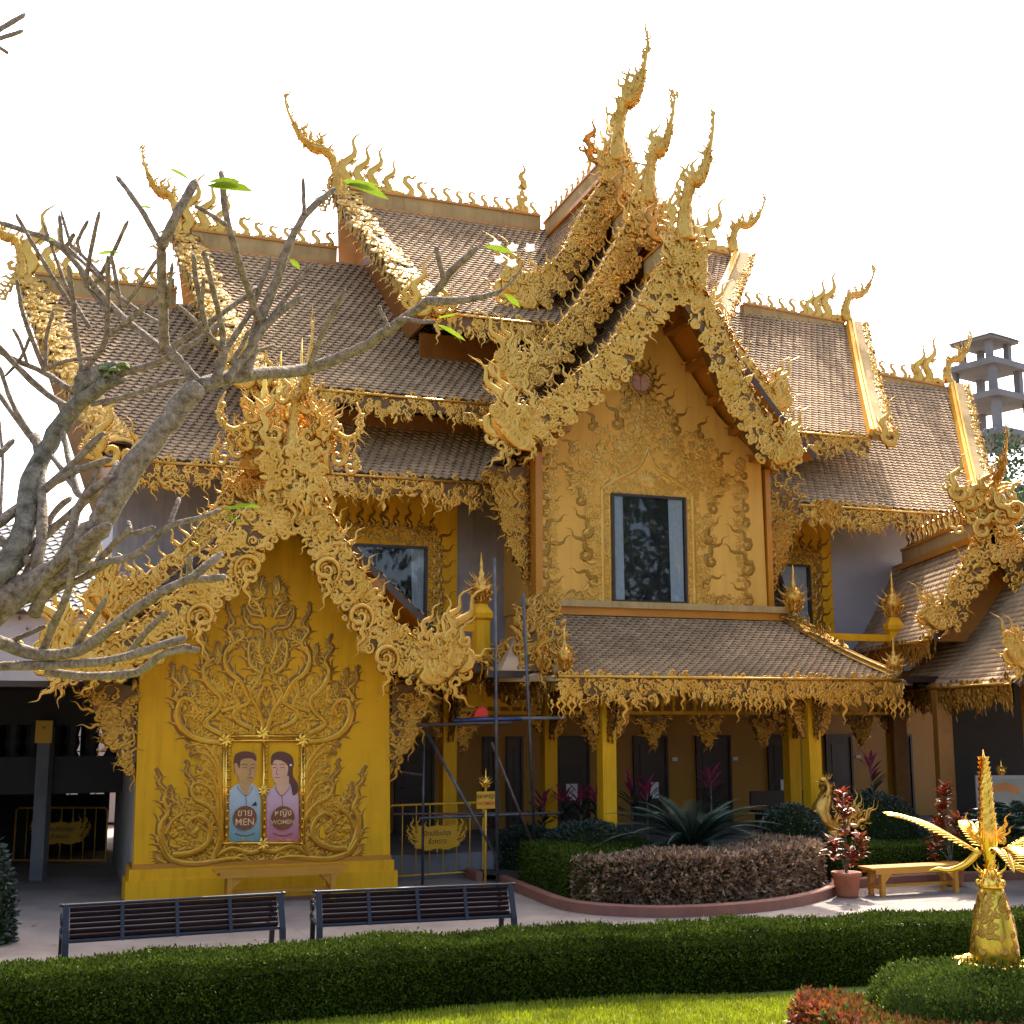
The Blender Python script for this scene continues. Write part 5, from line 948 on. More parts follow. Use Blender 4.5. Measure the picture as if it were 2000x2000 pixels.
# ================================================================ notice board
nb = wthing('notice_board', 'pale framed map board with a small gold finial, under the right pavilion', 'sign', W2(10.1, 25.5, 0))
MB().box(W2(10.1, 25.5, 1.35), 1.75, .05, 1.0).build('board', CONC_L, nb); MB().box(W2(10.1, 25.46, 1.38), 1.6, .02, .8).build('printed_sheet', mk('faded_map_print', (.20, .27, .25), .5, 0, .6, 4, col2=(.35, .30, .2)), nb)
m = MB(); m.prism([W2(9.45+a, 25.448, 1.5+b) for a, b in ((0, 0), (.3, .05), (.62, -.02), (.6, .12), (.35, .22), (.1, .16))], (0, -.004, 0)); m.build('orange_map_patch', mk('orange_map_print', (.55, .2, .05), .5), nb)
for x in (9.3, 10.9): MB().box(W2(x, 25.5, .5), .06, .06, 1.0).build('leg', STEEL, nb)
lotus(nb, W2(9.75, 25.5, 1.85), .28, GOLD_S, 'finial', 3)
# ================================================================ gold lotus sculpture at the right
SX = at(1945, 1885, 12.4)
gs = wthing('lotus_sculpture', 'tall gold leaf spired sculpture on a bell shaped pedestal among round hedges', 'sculpture', SX); gs.scale = (.88, .88, .88)
def lb(z): return SX+Z*z
MB().lathe(lb(0), [(.0, -.03), (.34, -.02), (.36, .03), (.26, .05), (.2, .03)], 20).build('base_disc', GOLD_S, gs, True)
for k in range(10): a = k/10*2*PI; e = np.array([math.cos(a), math.sin(a), 0]); MB().inst(KL, lb(.03)+e*.27, nrm(np.cross(Z, e)), e, Z, .22).build('base_petal', GOLD_S, gs, True)
prof = [(.235, .02), (.25, .10), (.245, .22), (.215, .42), (.18, .58), (.14, .72), (.125, .8)]
ped = MB().lathe(lb(0), prof, 28).build('bell_pedestal', mk('pedestal_gold', (.62, .40, .04), .25, .8, .2, 6), gs, True); m = MB(); rg = np.random.default_rng(3)
for k in range(110):
    z = rg.uniform(.06, .74); a = rg.random()*2*PI; r_ = np.interp(z, [p[1] for p in prof], [p[0] for p in prof]); e = np.array([math.cos(a), math.sin(a), 0]); m.inst(REL[k % 9], lb(z)+e*r_, nrm(np.cross(Z, e)), nrm(Z+e*-.15), e, .10+.05*rg.random(), .07)
m.build('pedestal_scrolls', GOLD_D, ped, True)
MB().lathe(lb(.8), [(.125, 0), (.14, .02), (.12, .05), (.13, .08), (.09, .12), (.07, .2)], 20).build('collar', GOLD_S, gs, True)
for k in range(9): a = k/9*2*PI; e = np.array([math.cos(a), math.sin(a), 0]); MB().inst(CFL2, lb(.86)+e*.115, e, nrm(Z+e*.25), nrm(np.cross(e, Z)), .19).build('collar_petal', GOLD_S, gs, True)
body = [(.055, .86), (.045, 1.0), (.05, 1.1), (.08, 1.2), (.10, 1.3), (.095, 1.45), (.075, 1.62), (.07, 1.8), (.055, 1.95), (.028, 2.12), (.002, 2.28)]
bd_ = MB().lathe(lb(0), body, 20).build('spire_body', GOLD_S, gs, True); m = MB()
for lay in range(22):
    z = .95+lay*.055; r_ = np.interp(z, [p[1] for p in body], [p[0] for p in body])
    for k in range(7): a = (k+.5*(lay % 2))/7*2*PI; e = np.array([math.cos(a), math.sin(a), 0]); m.inst(KL, lb(z)+e*(r_-.01), nrm(np.cross(Z, e)), nrm(Z-e*.05), e, .13, .06)
m.build('spire_scales', GOLD_S, bd_, True)
def blade(D, L, rise, droop, w, nm='leaf_blade'):
    D = nrm(D); SD = nrm(np.cross(D, Z)); t = np.linspace(0, 1, 22); P = lb(1.18)+D*(.12+L*t)[:, None]+Z*(rise*np.sin(t*PI*.6)-droop*t*t)[:, None]; wd = w*np.sin(PI*np.clip(.12+t*.88, 0, 1))**.75; V = []
    for i in range(22): V += [P[i]-SD*wd[i]-Z*.3*wd[i], P[i]+Z*.25*wd[i], P[i]+SD*wd[i]-Z*.3*wd[i], P[i]-Z*(.25*wd[i]+.01)]
    F = [(4*i+j, 4*i+4+j, 4*i+4+(j+1) % 4, 4*i+(j+1) % 4) for i in range(21) for j in range(4)]; m = MB().add(V, F); b_ = m.build(nm, GOLD_S, gs, True); m = MB()
    for i in range(1, 21):
        for s in (-1, 1): m.inst(KL, P[i]+SD*s*wd[i]*.5+Z*.01, nrm(D*.3+SD*s), nrm(D+SD*s*.35+Z*.15), nrm(Z+SD*s*.4), .15*(.4+wd[i]/w), .12)
    m.build('blade_barbs', GOLD_S, b_, True)
ax = nrm(np.array([1, -.15, 0])); ay = np.cross(Z, ax)
blade(-ax, .95, .30, -.10, .115); blade(ax, .95, .30, -.10, .115); blade(ay, .7, .3, .1, .08); blade(-ay*.9+ax*.2, .45, .15, .3, .07)
for sg in (-1, 1):
    P = smooth([lb(1.2)+ax*sg*.1, lb(1.05)+ax*sg*.25, lb(.98)+ax*sg*.42, lb(.99)+ax*sg*.55, lb(.97)+ax*sg*.64], 18); MB().tube(P, np.interp(np.linspace(0, 1, 18), [0, .6, 1], [.045, .03, .006]), 8).build('lower_tendril', GOLD_S, gs, True)
    for k, (h, o) in enumerate([(.34, .35), (.24, .7), (.24, .1)]): MB().inst(CFF, lb(1.28)+ax*sg*(.12)+ay*(.1-.1*k), ax, nrm(Z+ax*sg*o), ay, h, .5*h).build('side_spike', YSIGN, gs, True)
# ================================================================ golden bird statue and potted crotons
def pot(name, label, px, py, stems, sh=.5, Y=None):
    p = gr(px, py); p[2] = 0; t = wthing(name, label, 'potted plant', p)
    MB().lathe(p, [(.0, 0), (.17, 0), (.185, .05), (.225, .33), (.25, .36), (.25, .41), (.215, .41), (.20, .37), (0, .37)], 22).build('pot', TERRA, t, True)
    rg = np.random.default_rng(int(px)); m = MB(); ml = [MB(), MB(), MB()]
    for (dx, dy, h, n) in stems:
        top = p+np.array([dx, dy, .38+h]); m.tube(smooth([p+Z*.36, p+np.array([dx*.4, dy*.4, .4+h*.5]), top], 8), .012, 5)
        for k in range(n):
            c = top+np.array([0, 0, -rg.random()**1.5*min(h, .5)*.8]); a = rg.random()*2*PI; e = np.array([math.cos(a), math.sin(a), 0]); d_ = nrm(e+Z*rg.uniform(-.2, 1.2)); ml[rg.choice(3, p=[.6, .25, .15])].inst(LEAFQ, c, nrm(np.cross(d_, Z)), d_, nrm(np.cross(nrm(np.cross(d_, Z)), d_)), .15+.1*rg.random())
    m.build('stem', BARK_D, t, True); ml[0].build('red_leaves', REDL, t, kind='stuff'); ml[1].build('orange_leaves', ORL, t, kind='stuff'); ml[2].build('dark_leaves', BRONZE, t, kind='stuff'); return t
LEAFQ = (np.array([(0, 0, 0), (-.17, .3, .04), (-.19, .6, .03), (0, 1, -.08), (.19, .6, .03), (.17, .3, .04), (0, .35, -.02), (0, .65, -.03)]), np.array([(0, 6, 7, 1), (1, 7, 3, 2), (0, 5, 7, 6), (5, 4, 3, 7)]))
pot('potted_croton', 'terracotta pot of red and yellow croton left of the yellow bench', 1655, 1752, [(-.2, .0, .55, 55), (.22, .0, .6, 60), (0, .05, 1.35, 60), (.02, 0, .95, 30), (.05, -.1, .4, 30)])
pot('potted_croton', 'terracotta pot of red croton behind the right end of the yellow bench', 1860, 1730, [(-.2, 0, .75, 60), (.15, 0, .8, 60), (-.05, 0, 1.35, 60), (-.1, .1, 1.0, 40), (-.25, .1, .3, 30)])
bp = at(1625, 1640, 24.5); bp[2] = .2
bs = wthing('bird_statue', 'small gold mythical bird with flaming tail behind the potted red plant', 'statue', bp)
MB().lathe(bp, [(.3, 0), (.34, .12), (.2, .25), (.14, .45), (.2, .6), (.16, .68), (0, .68)], 14).build('pedestal', GOLD_D, bs, True)
P = smooth([bp+np.array([.12, 0, .7]), bp+np.array([-.1, 0, .78]), bp+np.array([-.2, 0, 1.0]), bp+np.array([-.1, 0, 1.25]), bp+np.array([-.02, 0, 1.42]), bp+np.array([-.08, 0, 1.58]), bp+np.array([-.2, 0, 1.62])], 26)
m = MB().tube(P, np.interp(np.linspace(0, 1, 26), [0, .25, .4, .6, .8, .9, 1], [.12, .19, .17, .08, .05, .06, .02]), 10)
m.inst(CFF, bp+np.array([-.19, 0, 1.6]), (0, 0, 1), nrm((-1, 0, -.5)), (0, 1, 0), .14)
for k in range(4): m.inst(CFF, bp+np.array([-.1+.03*k, 0, 1.62]), (1, 0, 0), nrm((-.3+.3*k, 0, 1)), (0, 1, 0), .14)
bb_ = m.build('body', GOLD, bs, True); m = MB(); rg = np.random.default_rng(12)
for k in range(150): i = rg.integers(1, 20); a = rg.random()*2*PI; e = np.array([math.cos(a), math.sin(a)*.8, .4]); m.inst(KL, P[i]+nrm(e)*.13, (0, 1, 0), nrm(-Z+np.array([-.3, 0, 0])), nrm(e), .15)
m.build('feathers', GOLD, bb_, True)
for k in range(16): a = .15+k*.11; d_ = nrm((math.sin(a*.8-.35), rg.normal(0, .15), math.cos(a*.8-.35))); flame_obj('tail_flame', bs, bp+np.array([.15+.02*k, rg.normal(0, .05), .85]), np.cross(d_, (0, 1, 0)), d_, np.array([0, 1., 0]), .3+.2*rg.random(), 'a' if k % 2 else 'c')
for k in range(12): d_ = nrm((-.5-.05*k, rg.normal(0, .2), .3-.12*k)); flame_obj('wing_flame', bs, bp+np.array([-.2, rg.normal(0, .08), 1.0-.03*k]), np.cross(d_, (0, 1, 0)), d_, np.array([0, 1., 0]), .28, 'b')
# ================================================================ planting
LQ = (np.array([(0, 0, 0), (-.24, .5, .06), (0, 1, -.05), (.24, .5, .06)]), np.array([(0, 3, 2, 1)]))
def scat(mb, P, N, size, r, tilt=.9, T=LQ, up=.3, var=.5):
    n = len(P); N = np.asarray(N, float); d = N+r.normal(0, tilt, (n, 3))+np.array([0, 0, up]); d /= np.linalg.norm(d, axis=1)[:, None]
    q = r.normal(0, 1, (n, 3)); X = np.cross(d, q); X /= (np.linalg.norm(X, axis=1)[:, None]+1e-9); M3 = np.cross(X, d); mb.inst(T, P, X, d, M3, size*(1-var/2+var*r.random(n)))
def hedge_run(name, label, cat, path, width, h, leaf, mat, n, seed=1, group=None, hz=None, core=CORE, tilt=.6, kind=None, round_=.12):
    """path: plan polyline of the front edge; width to the left of it (behind)"""
    r = np.random.default_rng(seed); P = smooth(np.array(path, float)[:, :2], 60); Tn = np.gradient(P, axis=0); Tn /= np.linalg.norm(Tn, axis=1)[:, None]; Q = np.column_stack([-Tn[:, 1], Tn[:, 0]])
    L = np.concatenate([[0], np.cumsum(np.linalg.norm(np.diff(P, axis=0), axis=1))]); hh = np.broadcast_to(h, (60,)).astype(float); c0_ = np.append(P.mean(0), 0)
    t = wthing(name, label, cat, c0_, group); i_ = .085
    V = []
    for i in range(60): f = P[i]+Q[i]*i_; b = P[i]+Q[i]*(width-i_); V += [(*f, 0), (*f, hh[i]-i_-round_*.5), (*(f+Q[i]*round_), hh[i]-i_), (*(b-Q[i]*round_), hh[i]-i_), (*b, hh[i]-i_-round_*.5), (*b, 0)]
    F = [(6*i+j, 6*i+6+j, 6*i+7+j, 6*i+1+j) for i in range(59) for j in range(5)]+[(0, 1, 2, 3, 4, 5), tuple(range(354, 360))[::-1]]
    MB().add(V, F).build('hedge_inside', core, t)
    s = r.random(n)*L[-1]; ip = lambda A: np.stack([np.interp(s, L, A[:, k]) for k in range(2)], 1); p = ip(P); q = ip(Q); q /= np.linalg.norm(q, axis=1)[:, None]; H = np.interp(s, L, hh)
    per = H+width+H*.4; x = r.random(n)*per; PT_ = np.zeros((n, 3)); NN = np.zeros((n, 3))
    a = x < H; z = np.where(a, x, H); PT_[:, :2] = p; PT_[a, 2] = x[a]; NN[a, :2] = -q[a]
    b = (x >= H) & (x < H+width); off = (x-H)[b]; PT_[b, :2] = p[b]+q[b]*off[:, None]; PT_[b, 2] = H[b]; NN[b, 2] = 1
    c = x >= H+width; PT_[c, :2] = p[c]+q[c]*width; PT_[c, 2] = H[c]-(x-H-width)[c]; NN[c, :2] = q[c]
    edge = np.minimum(np.abs(PT_[:, 2]-H)*(a | c)+9*(~(a | c)), 9)                # round the shoulders
    sh = (a | c) & (H-PT_[:, 2] < round_); PT_[sh, :2] += (NN[sh, :2]*-1)*(round_-(H-PT_[:, 2])[sh])[:, None]*.6; NN[sh, 2] += .7
    PT_ += NN*r.normal(0, .018, n)[:, None]+np.sin(PT_[:, [0]]*3.1)*NN*.02; mb = MB(); scat(mb, PT_, NN, leaf, r, tilt, up=.25); mb.build('foliage', mat, t, kind='stuff'); return t
def dome(name, label, cat, c, rx, ry, h, leaf, mat, n, seed=1, z0=0., group=None, tilt=.6, T=LQ, shape=2.6):
    r = np.random.default_rng(seed); c = np.array([c[0], c[1], 0.]); t = wthing(name, label, cat, c, group)
    th = r.random(n)*2*PI; q = r.random(n); ph = np.arccos(1-q)                     # superellipse dome
    x = np.sin(ph)*np.cos(th); y = np.sin(ph)*np.sin(th); z = np.cos(ph); k = (np.abs(np.hypot(x, y))**shape+np.abs(z)**shape)**(-1/shape); k *= 1+.03*np.sin(th*7+3*z)+.02*np.sin(th*13)
    P = np.column_stack([x*rx*k, y*ry*k, z*h*k])+c+Z*z0; N = np.column_stack([x/rx, y/ry, z/h]); N /= np.linalg.norm(N, axis=1)[:, None]; P += N*r.normal(0, .02, n)[:, None]; mb = MB(); scat(mb, P, N, leaf, r, tilt, T); mb.build('foliage', mat, t, kind='stuff')
    m = MB(); pr = []
    for a in np.linspace(0, PI/2, 9): sx, sz = math.sin(a), math.cos(a); kk = (sx**shape+sz**shape)**(-1/shape); pr.append((sx*kk*.92, sz*kk*(h-.09)))
    V = []; 
    for rad, zz in pr[::-1]: V += [c+np.array([rad*rx*math.cos(b), rad*ry*math.sin(b), zz+z0]) for b in np.arange(24)/24*2*PI]
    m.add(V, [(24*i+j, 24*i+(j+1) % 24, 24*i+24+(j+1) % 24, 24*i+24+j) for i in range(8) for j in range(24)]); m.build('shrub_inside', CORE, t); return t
# lawn in front (sheet with its own edge) and blades
fb_pts = [gr(x, y) for x, y in ((-200, 2075), (200, 2040), (620, 1999), (1000, 1965), (1300, 1948), (1540, 1936), (1800, 1922), (2150, 1902))]
lw = [p+np.array([0, .05, .012]) for p in fb_pts]; lawn = setp(MB().add([*lw, (14, 4, .012), (-9, 4, .012)], [tuple(range(len(lw)+2))[::-1]]).build('lawn', GRASSG), kind='structure')
r = np.random.default_rng(4); n = 70000; gx = r.uniform(-4.2, 5.5, n); gy = r.uniform(11.2, 14.2, n); fy = np.interp(gx, [p[0] for p in fb_pts], [p[1] for p in fb_pts]); k = gy < fy+.02; gx, gy = gx[k], gy[k]
mb = MB(); P = np.column_stack([gx, gy, np.full(len(gx), .012)]); T3 = (np.array([(-.16, 0, 0), (.16, 0, 0), (.05, 1, .15), (-.05, 1, .15)]), np.array([(0, 1, 2, 3)])); scat(mb, P, np.tile([0, 0, 1.], (len(P), 1)), .05, r, .45, T3, 1.2); o = mb.build('grass', GRASS); setp(o, 'short bright green grass of the lawn', 'grass', kind='stuff')
hedge_run('clipped_hedge', 'long low dark green clipped hedge running along the lawn', 'hedge', fb_pts, .78, .64+.012*np.sin(np.arange(60)*1.3)+.008*np.sin(np.arange(60)*2.9), .04, HEDGE, 110000, 3, tilt=.8)
# round bed at the right front
SXg = SX[:2]
dome('round_hedge', 'round green clipped shrub mound around the gold sculpture', 'shrub', (SXg[0]+.15, SXg[1]-.35), 1.45, .95, .70, .036, HEDGE2, 34000, 5, shape=5)
ring = [(SXg[0]+.15+2.1*math.cos(a), SXg[1]-.35+1.5*math.sin(a)) for a in np.linspace(PI*.86, PI*1.62, 16)]
t = hedge_run('croton_border', 'low red and orange leafed border around the round hedge', 'shrub', [(x, y, 0) for x, y in ring], .62, .36, .07, BORDL, 9000, 6, tilt=.7)
mb = MB(); src = [o for o in t.children if o.name.startswith('foliage')][0]
rg = np.random.default_rng(8); PP = []; 
for k in range(7000): a = rg.uniform(PI*.86, PI*1.62); w_ = rg.uniform(0, .62); PP.append((SXg[0]+.15+(2.1-w_)*math.cos(a), SXg[1]-.35+(1.5-w_)*math.sin(a), .36*(.8+.25*rg.random())))
scat(mb, np.array(PP), np.tile([0, 0, 1.], (7000, 1)), .075, rg, .7); mb.build('orange_foliage', ORL, t, kind='stuff')
mb = MB(); PQ = np.array(PP)[rg.integers(0, 7000, 4500)]+rg.normal(0, .02, (4500, 3)); scat(mb, PQ, np.tile([0, 0, 1.], (4500, 1)), .07, rg, .8); mb.build('green_foliage', HEDGE2, t, kind='stuff')
lv = MB(); rg = np.random.default_rng(77)                                     # fallen leaves on the path
for k in range(90):
    p = gr(rg.uniform(0, 1950), rg.uniform(1700, 1860)); p[2] = .012; a = rg.random()*6.28; lv.inst(LEAFQ, p, (math.cos(a), math.sin(a), 0), (-math.sin(a), math.cos(a), 0), Z, .05+.07*rg.random())
setp(lv.build('fallen_leaves', mk('dry_leaf', (.20, .10, .03), .7, 0, .3, 5, island=.4)), 'scattered dry leaves lying on the path', 'leaves', kind='stuff')
# planter with kerb
kp_ = [gr(x, y) for x, y in ((975, 1728), (1030, 1752), (1110, 1780), (1250, 1792), (1400, 1789), (1530, 1776), (1610, 1758), (1640, 1742), (1625, 1722))]
K = smooth(np.array(kp_)[:, :2], 60); Tn = np.gradient(K, axis=0); Tn /= np.linalg.norm(Tn, axis=1)[:, None]; Q = np.column_stack([-Tn[:, 1], Tn[:, 0]])
def kerb(K, Q, nm, lab, w_=.13, h=.17):
    V = []
    for i in range(len(K)): a, b = K[i], K[i]+Q[i]*w_; V += [(*a, 0), (*a, h-.02), (*(a+Q[i]*.02), h), (*b, h), (*b, 0)]
    m = MB().add(V, [(5*i+j, 5*i+5+j, 5*i+6+j, 5*i+1+j) for i in range(len(K)-1) for j in range(4)]+[(0, 1, 2, 3, 4), tuple(range(5*len(K)-5, 5*len(K)))[::-1]]); return setp(m.build(nm, KERB), lab, 'kerb')
kerb(K, Q, 'planter_kerb', 'curved pink painted kerb of the planting bed in front of the canopy')
K2 = smooth(np.array([gr(x, y)[:2] for x, y in ((1650, 1738), (1700, 1733), (1800, 1726), (1900, 1722), (2060, 1716))]), 30); T_ = np.gradient(K2, axis=0); T_ /= np.linalg.norm(T_, axis=1)[:, None]; Q2 = np.column_stack([-T_[:, 1], T_[:, 0]])
kerb(K2, Q2, 'bed_kerb', 'pink kerb running behind the yellow bench at the right')
K3 = smooth(np.array([gr(x, y)[:2] for x, y in ((930, 1722), (880, 1702), (850, 1680), (830, 1650))]), 20)[::-1]; T_ = np.gradient(K3, axis=0); T_ /= np.linalg.norm(T_, axis=1)[:, None]; kerb(K3, np.column_stack([-T_[:, 1], T_[:, 0]]), 'side_kerb', 'pink kerb seen through the right barrier gate')
bed = [(*p, .13) for p in (K+Q*.13)]+[(*M(7, 6, 0)[:2], .13), (*M(-4.5, 6, 0)[:2], .13)]; setp(MB().add(bed, [tuple(range(len(bed)))]).build('bed_soil', mk('dark_soil', (.04, .028, .018), .95, 0, .3, 8)), kind='structure')
bed2 = [(*p, .12) for p in (K2+Q2*.13)]+[(12.5, 27.5, .12), (5.2, 26.5, .12)]; setp(MB().add(bed2, [tuple(range(len(bed2)))]).build('bed_soil', CORE), kind='structure')
KK = K+Q*.3
hedge_run('bronze_hedge', 'rounded bronze and pink leafed hedge inside the curved kerb', 'hedge', [(*p, 0) for p in KK[13:58:4]], 1.15, np.interp(np.linspace(0, 1, 60), [0, .2, 1], [.72, .78, .8]), .10, BRONZE, 26000, 9, tilt=.95)
hedge_run('green_hedge', 'low green clipped hedge between the gate and the bronze hedge', 'hedge', [(*p, 0) for p in KK[2:22:3]], 2.2, .74, .05, HEDGE, 22000, 10)
hedge_run('green_hedge', 'low green clipped hedge behind the yellow bench', 'hedge', [(*(p+q*.3), 0) for p, q in zip(K2[::3], Q2[::3])], 1.6, .62, .05, HEDGE2, 26000, 11)
for i, (px, py, Y, rx, h, lab) in enumerate([(1700, 1600, 25.6, 1.15, 1.45, 'large dark round shrub behind the gold bird statue'), (1545, 1600, 23.7, .75, 1.35, 'dark round shrub right of the cycad'), (1150, 1600, 23.7, 1.1, 1.05, 'dark shrub mass left of the cycad'), (1030, 1600, 25.2, .8, .85, 'dark shrub beside the scaffold foot')]):
    c = at(px, py, Y); dome('round_shrub', lab, 'shrub', c, rx, rx*.8, h, .055, DKLEAF, 9000, 20+i, group='dark shrubs in front of the veranda', shape=2.3)
# cycad: rosette of feather fronds
cy = at(1355, 1680, 22.6); cy[2] = .1; ct = wthing('cycad', 'big dark blue green cycad with arching fronds behind the bronze hedge', 'plant', cy)
MB().lathe(cy, [(.2, 0), (.22, .3), (.18, .55), (.05, .62)], 10).build('trunk', BARK_D, ct); rg = np.random.default_rng(31)
for k in range(58):
    a = k*2.399; el = .15+1.15*((k+.5)/58)**1.1; L = 1.75*(1-.25*(el > 1))*(.85+.25*rg.random()); e = np.array([math.cos(a), math.sin(a)*.85, 0]); t_ = np.linspace(0, 1, 15); ang = el-1.25*t_*(1.15-.35*el)
    dp = np.stack([np.cos(ang), np.sin(ang)], 1)*L/14; c2 = np.vstack([[0, 0], np.cumsum(dp, 0)[:-1]]); P = cy+Z*.58+e*c2[:, :1]+Z*c2[:, 1:]; m = MB().tube(P, np.linspace(.014, .004, 15), 4); SD = nrm(np.cross(e, Z))
    ii = np.linspace(1.2, 13.6, 44); 
    for s in (-1, 1):
        Pp = np.stack([np.interp(ii, range(15), P[:, q]) for q in range(3)], 1); Tt = np.gradient(P, axis=0); Tt = np.stack([np.interp(ii, range(15), Tt[:, q]) for q in range(3)], 1); Tt /= np.linalg.norm(Tt, axis=1)[:, None]
        d_ = Tt*.75+SD*s+Z*.12; d_ /= np.linalg.norm(d_, axis=1)[:, None]; X = np.cross(d_, Z); X /= np.linalg.norm(X, axis=1)[:, None]; m.inst((np.array([(-.5, 0, 0), (.5, 0, 0), (.35, .6, .0), (0, 1, 0)])*np.array([.09, 1, 1]), np.array([(0, 1, 2, 3)])), Pp, X, d_, np.cross(X, d_), .27*np.sin(PI*np.clip(np.linspace(.15, 1.02, 44), 0, 1))**.6+.02)
    m.build('frond', CYC, ct)
# red and pink cordylines along the veranda
def cordy(px, py, Y, h, n, lab, mats=(DKLEAF, PINKL), s=.42, seed=1):
    c = at(px, py, Y); c[2] = .1; t = wthing('cordyline', lab, 'plant', c, group='cordylines in front of the doors'); rg = np.random.default_rng(seed); m = [MB(), MB()]
    LT = (np.array([(0, 0, 0), (-.09, .3, .02), (-.08, .7, .0), (0, 1, -.1), (.08, .7, .0), (.09, .3, .02)]), np.array([(0, 5, 4, 1), (1, 4, 3, 2)])); MB().tube([c, c+Z*h], .02, 5).build('stem', BARK_D, t)
    for k in range(n): a = rg.random()*2*PI; e = np.array([math.cos(a), math.sin(a), 0]); zz = h*(.45+.55*k/n); d_ = nrm(e+Z*(.2+1.3*k/n)); m[1 if k > n*.62 else 0].inst(LT, c+Z*zz, nrm(np.cross(d_, Z)), d_, nrm(np.cross(nrm(np.cross(d_, Z)), d_)), s)
    m[0].build('dark_leaves', mats[0], t, kind='stuff'); m[1].build('pink_leaves', mats[1], t, kind='stuff')
for i, (px, h, lab) in enumerate([(1100, 1.25, 'dark cordyline before the second door from the scaffold'), (1135, 1.3, 'pink tipped cordyline below the leftmost canopy column'), (1165, 1.35, 'dark tall leaved cordyline just right of the paper notice'), (1235, 1.55, 'bright pink cordyline beside the door with a white notice'), (1265, 1.45, 'cordyline partly covering the white notice'), (1390, 1.7, 'pink cordyline in front of the middle door'), (1705, 2.0, 'tall pink topped cordyline behind the big dark shrub'), (1060, 1.2, 'small dark cordyline beside the scaffold pipe')]): cordy(px, 1600, 26.8-.2*(i % 3), h, 24, lab, seed=i)
# bush at the left edge
c = at(20, 1650, 17.5); dome('leafy_bush', 'dark leafy bush at the lower left edge in front of the gate', 'shrub', (c[0]-.35, c[1]), .42, .4, 1.3, .10, DKLEAF, 2200, 41, tilt=.9, T=LEAFQ, shape=2.2)
c = at(1985, 1600, 22.5); c[2] = .1; t = wthing('small_cycad', 'grey green spiky cycad in front of the notice board at the right edge', 'plant', c); m = MB()
for k in range(40): a = k*2.4; el = .3+1.0*k/40; e = np.array([math.cos(a), math.sin(a), 0]); P = smooth([c+Z*.8, c+Z*(.8+.5*math.sin(el))+e*.5*math.cos(el), c+Z*(.8+.75*math.sin(el)-.1)+e*.95*math.cos(el)], 9); m.tube(P, .012, 4); Tt = np.gradient(P, axis=0); [m.inst(LQ, P[1:], nrm(np.cross(e, Z)), nrm(e*.6+np.cross(e, Z)*s+Z*.1), Z, .28) for s in (-1, 1)]
m.build('fronds', CYC, t, kind='stuff')
# ================================================================ frangipani
FT = wthing('frangipani_tree', 'bare grey branched frangipani tree reaching in from the left with a few leaves', 'tree', (-4.2, 7.2, 0))
def dep(x, y): return 7.6+.35*math.sin(x/95.+1)+.3*math.cos(y/120.)
def br(pts, r0, r1, dy=0., mat=BARK, nm='branch', n=None):
    q = np.array(pts, float); k = len(q); t = np.linspace(0, 1, k); P = np.array([at(x, y, dep(x, y)+dy*s) for (x, y), s in zip(q, t)]); n = n or max(8, 4*k); Ps = smooth(P, n)
    s = np.linspace(0, 1, n); R = (r0+(r1-r0)*s)*.80*7.6/2482; R = R*(1+.07*np.sin(s*23+q[0, 0])); R[-1] *= .55; Ps2 = Ps.copy(); Ps2 += (np.random.default_rng(int(q[0, 0]+q[0, 1])).normal(0, 1, Ps.shape)*R.mean()*.07)
    m = MB().tube(Ps2, R, 9); m.build(nm, mat, FT, True)
br([(384, 754), (326, 826), (254, 917), (203, 1007), (163, 1065), (101, 1123), (22, 1160), (-80, 1200)], 27, 40, mat=BARK, nm='main_limb')
tb = at(-80, 1200, dep(-80, 1200)); base = np.array([-4.2, 7.2, 0.]); MB().tube(smooth([base, base+np.array([.05, .05, 1.2]), (base+tb)/2+np.array([-.1, 0, .7]), tb], 16), np.linspace(.2, .125, 16), 10).build('trunk', BARK_D, FT, True)
br([(235, 735), (150, 790), (95, 865), (60, 950), (45, 1040), (10, 1110), (-80, 1190)], 20, 36, mat=BARK_D, nm='main_limb')
for q in ([(150, 765), (195, 735), (240, 722)], [(155, 745), (200, 722), (225, 716)]): br(q, 20, 15, mat=BARK_D, nm='broken_stub')
m = MB(); 
for x, y in ((205, 722), (240, 715), (215, 735), (225, 725)): p = at(x, y, dep(x, y)-.06); m.lathe(p-Z*.01, [(.045, 0), (.04, .02), (.02, .035), (0, .04)], 7)
m.build('moss_patch', MOSS, FT, True)
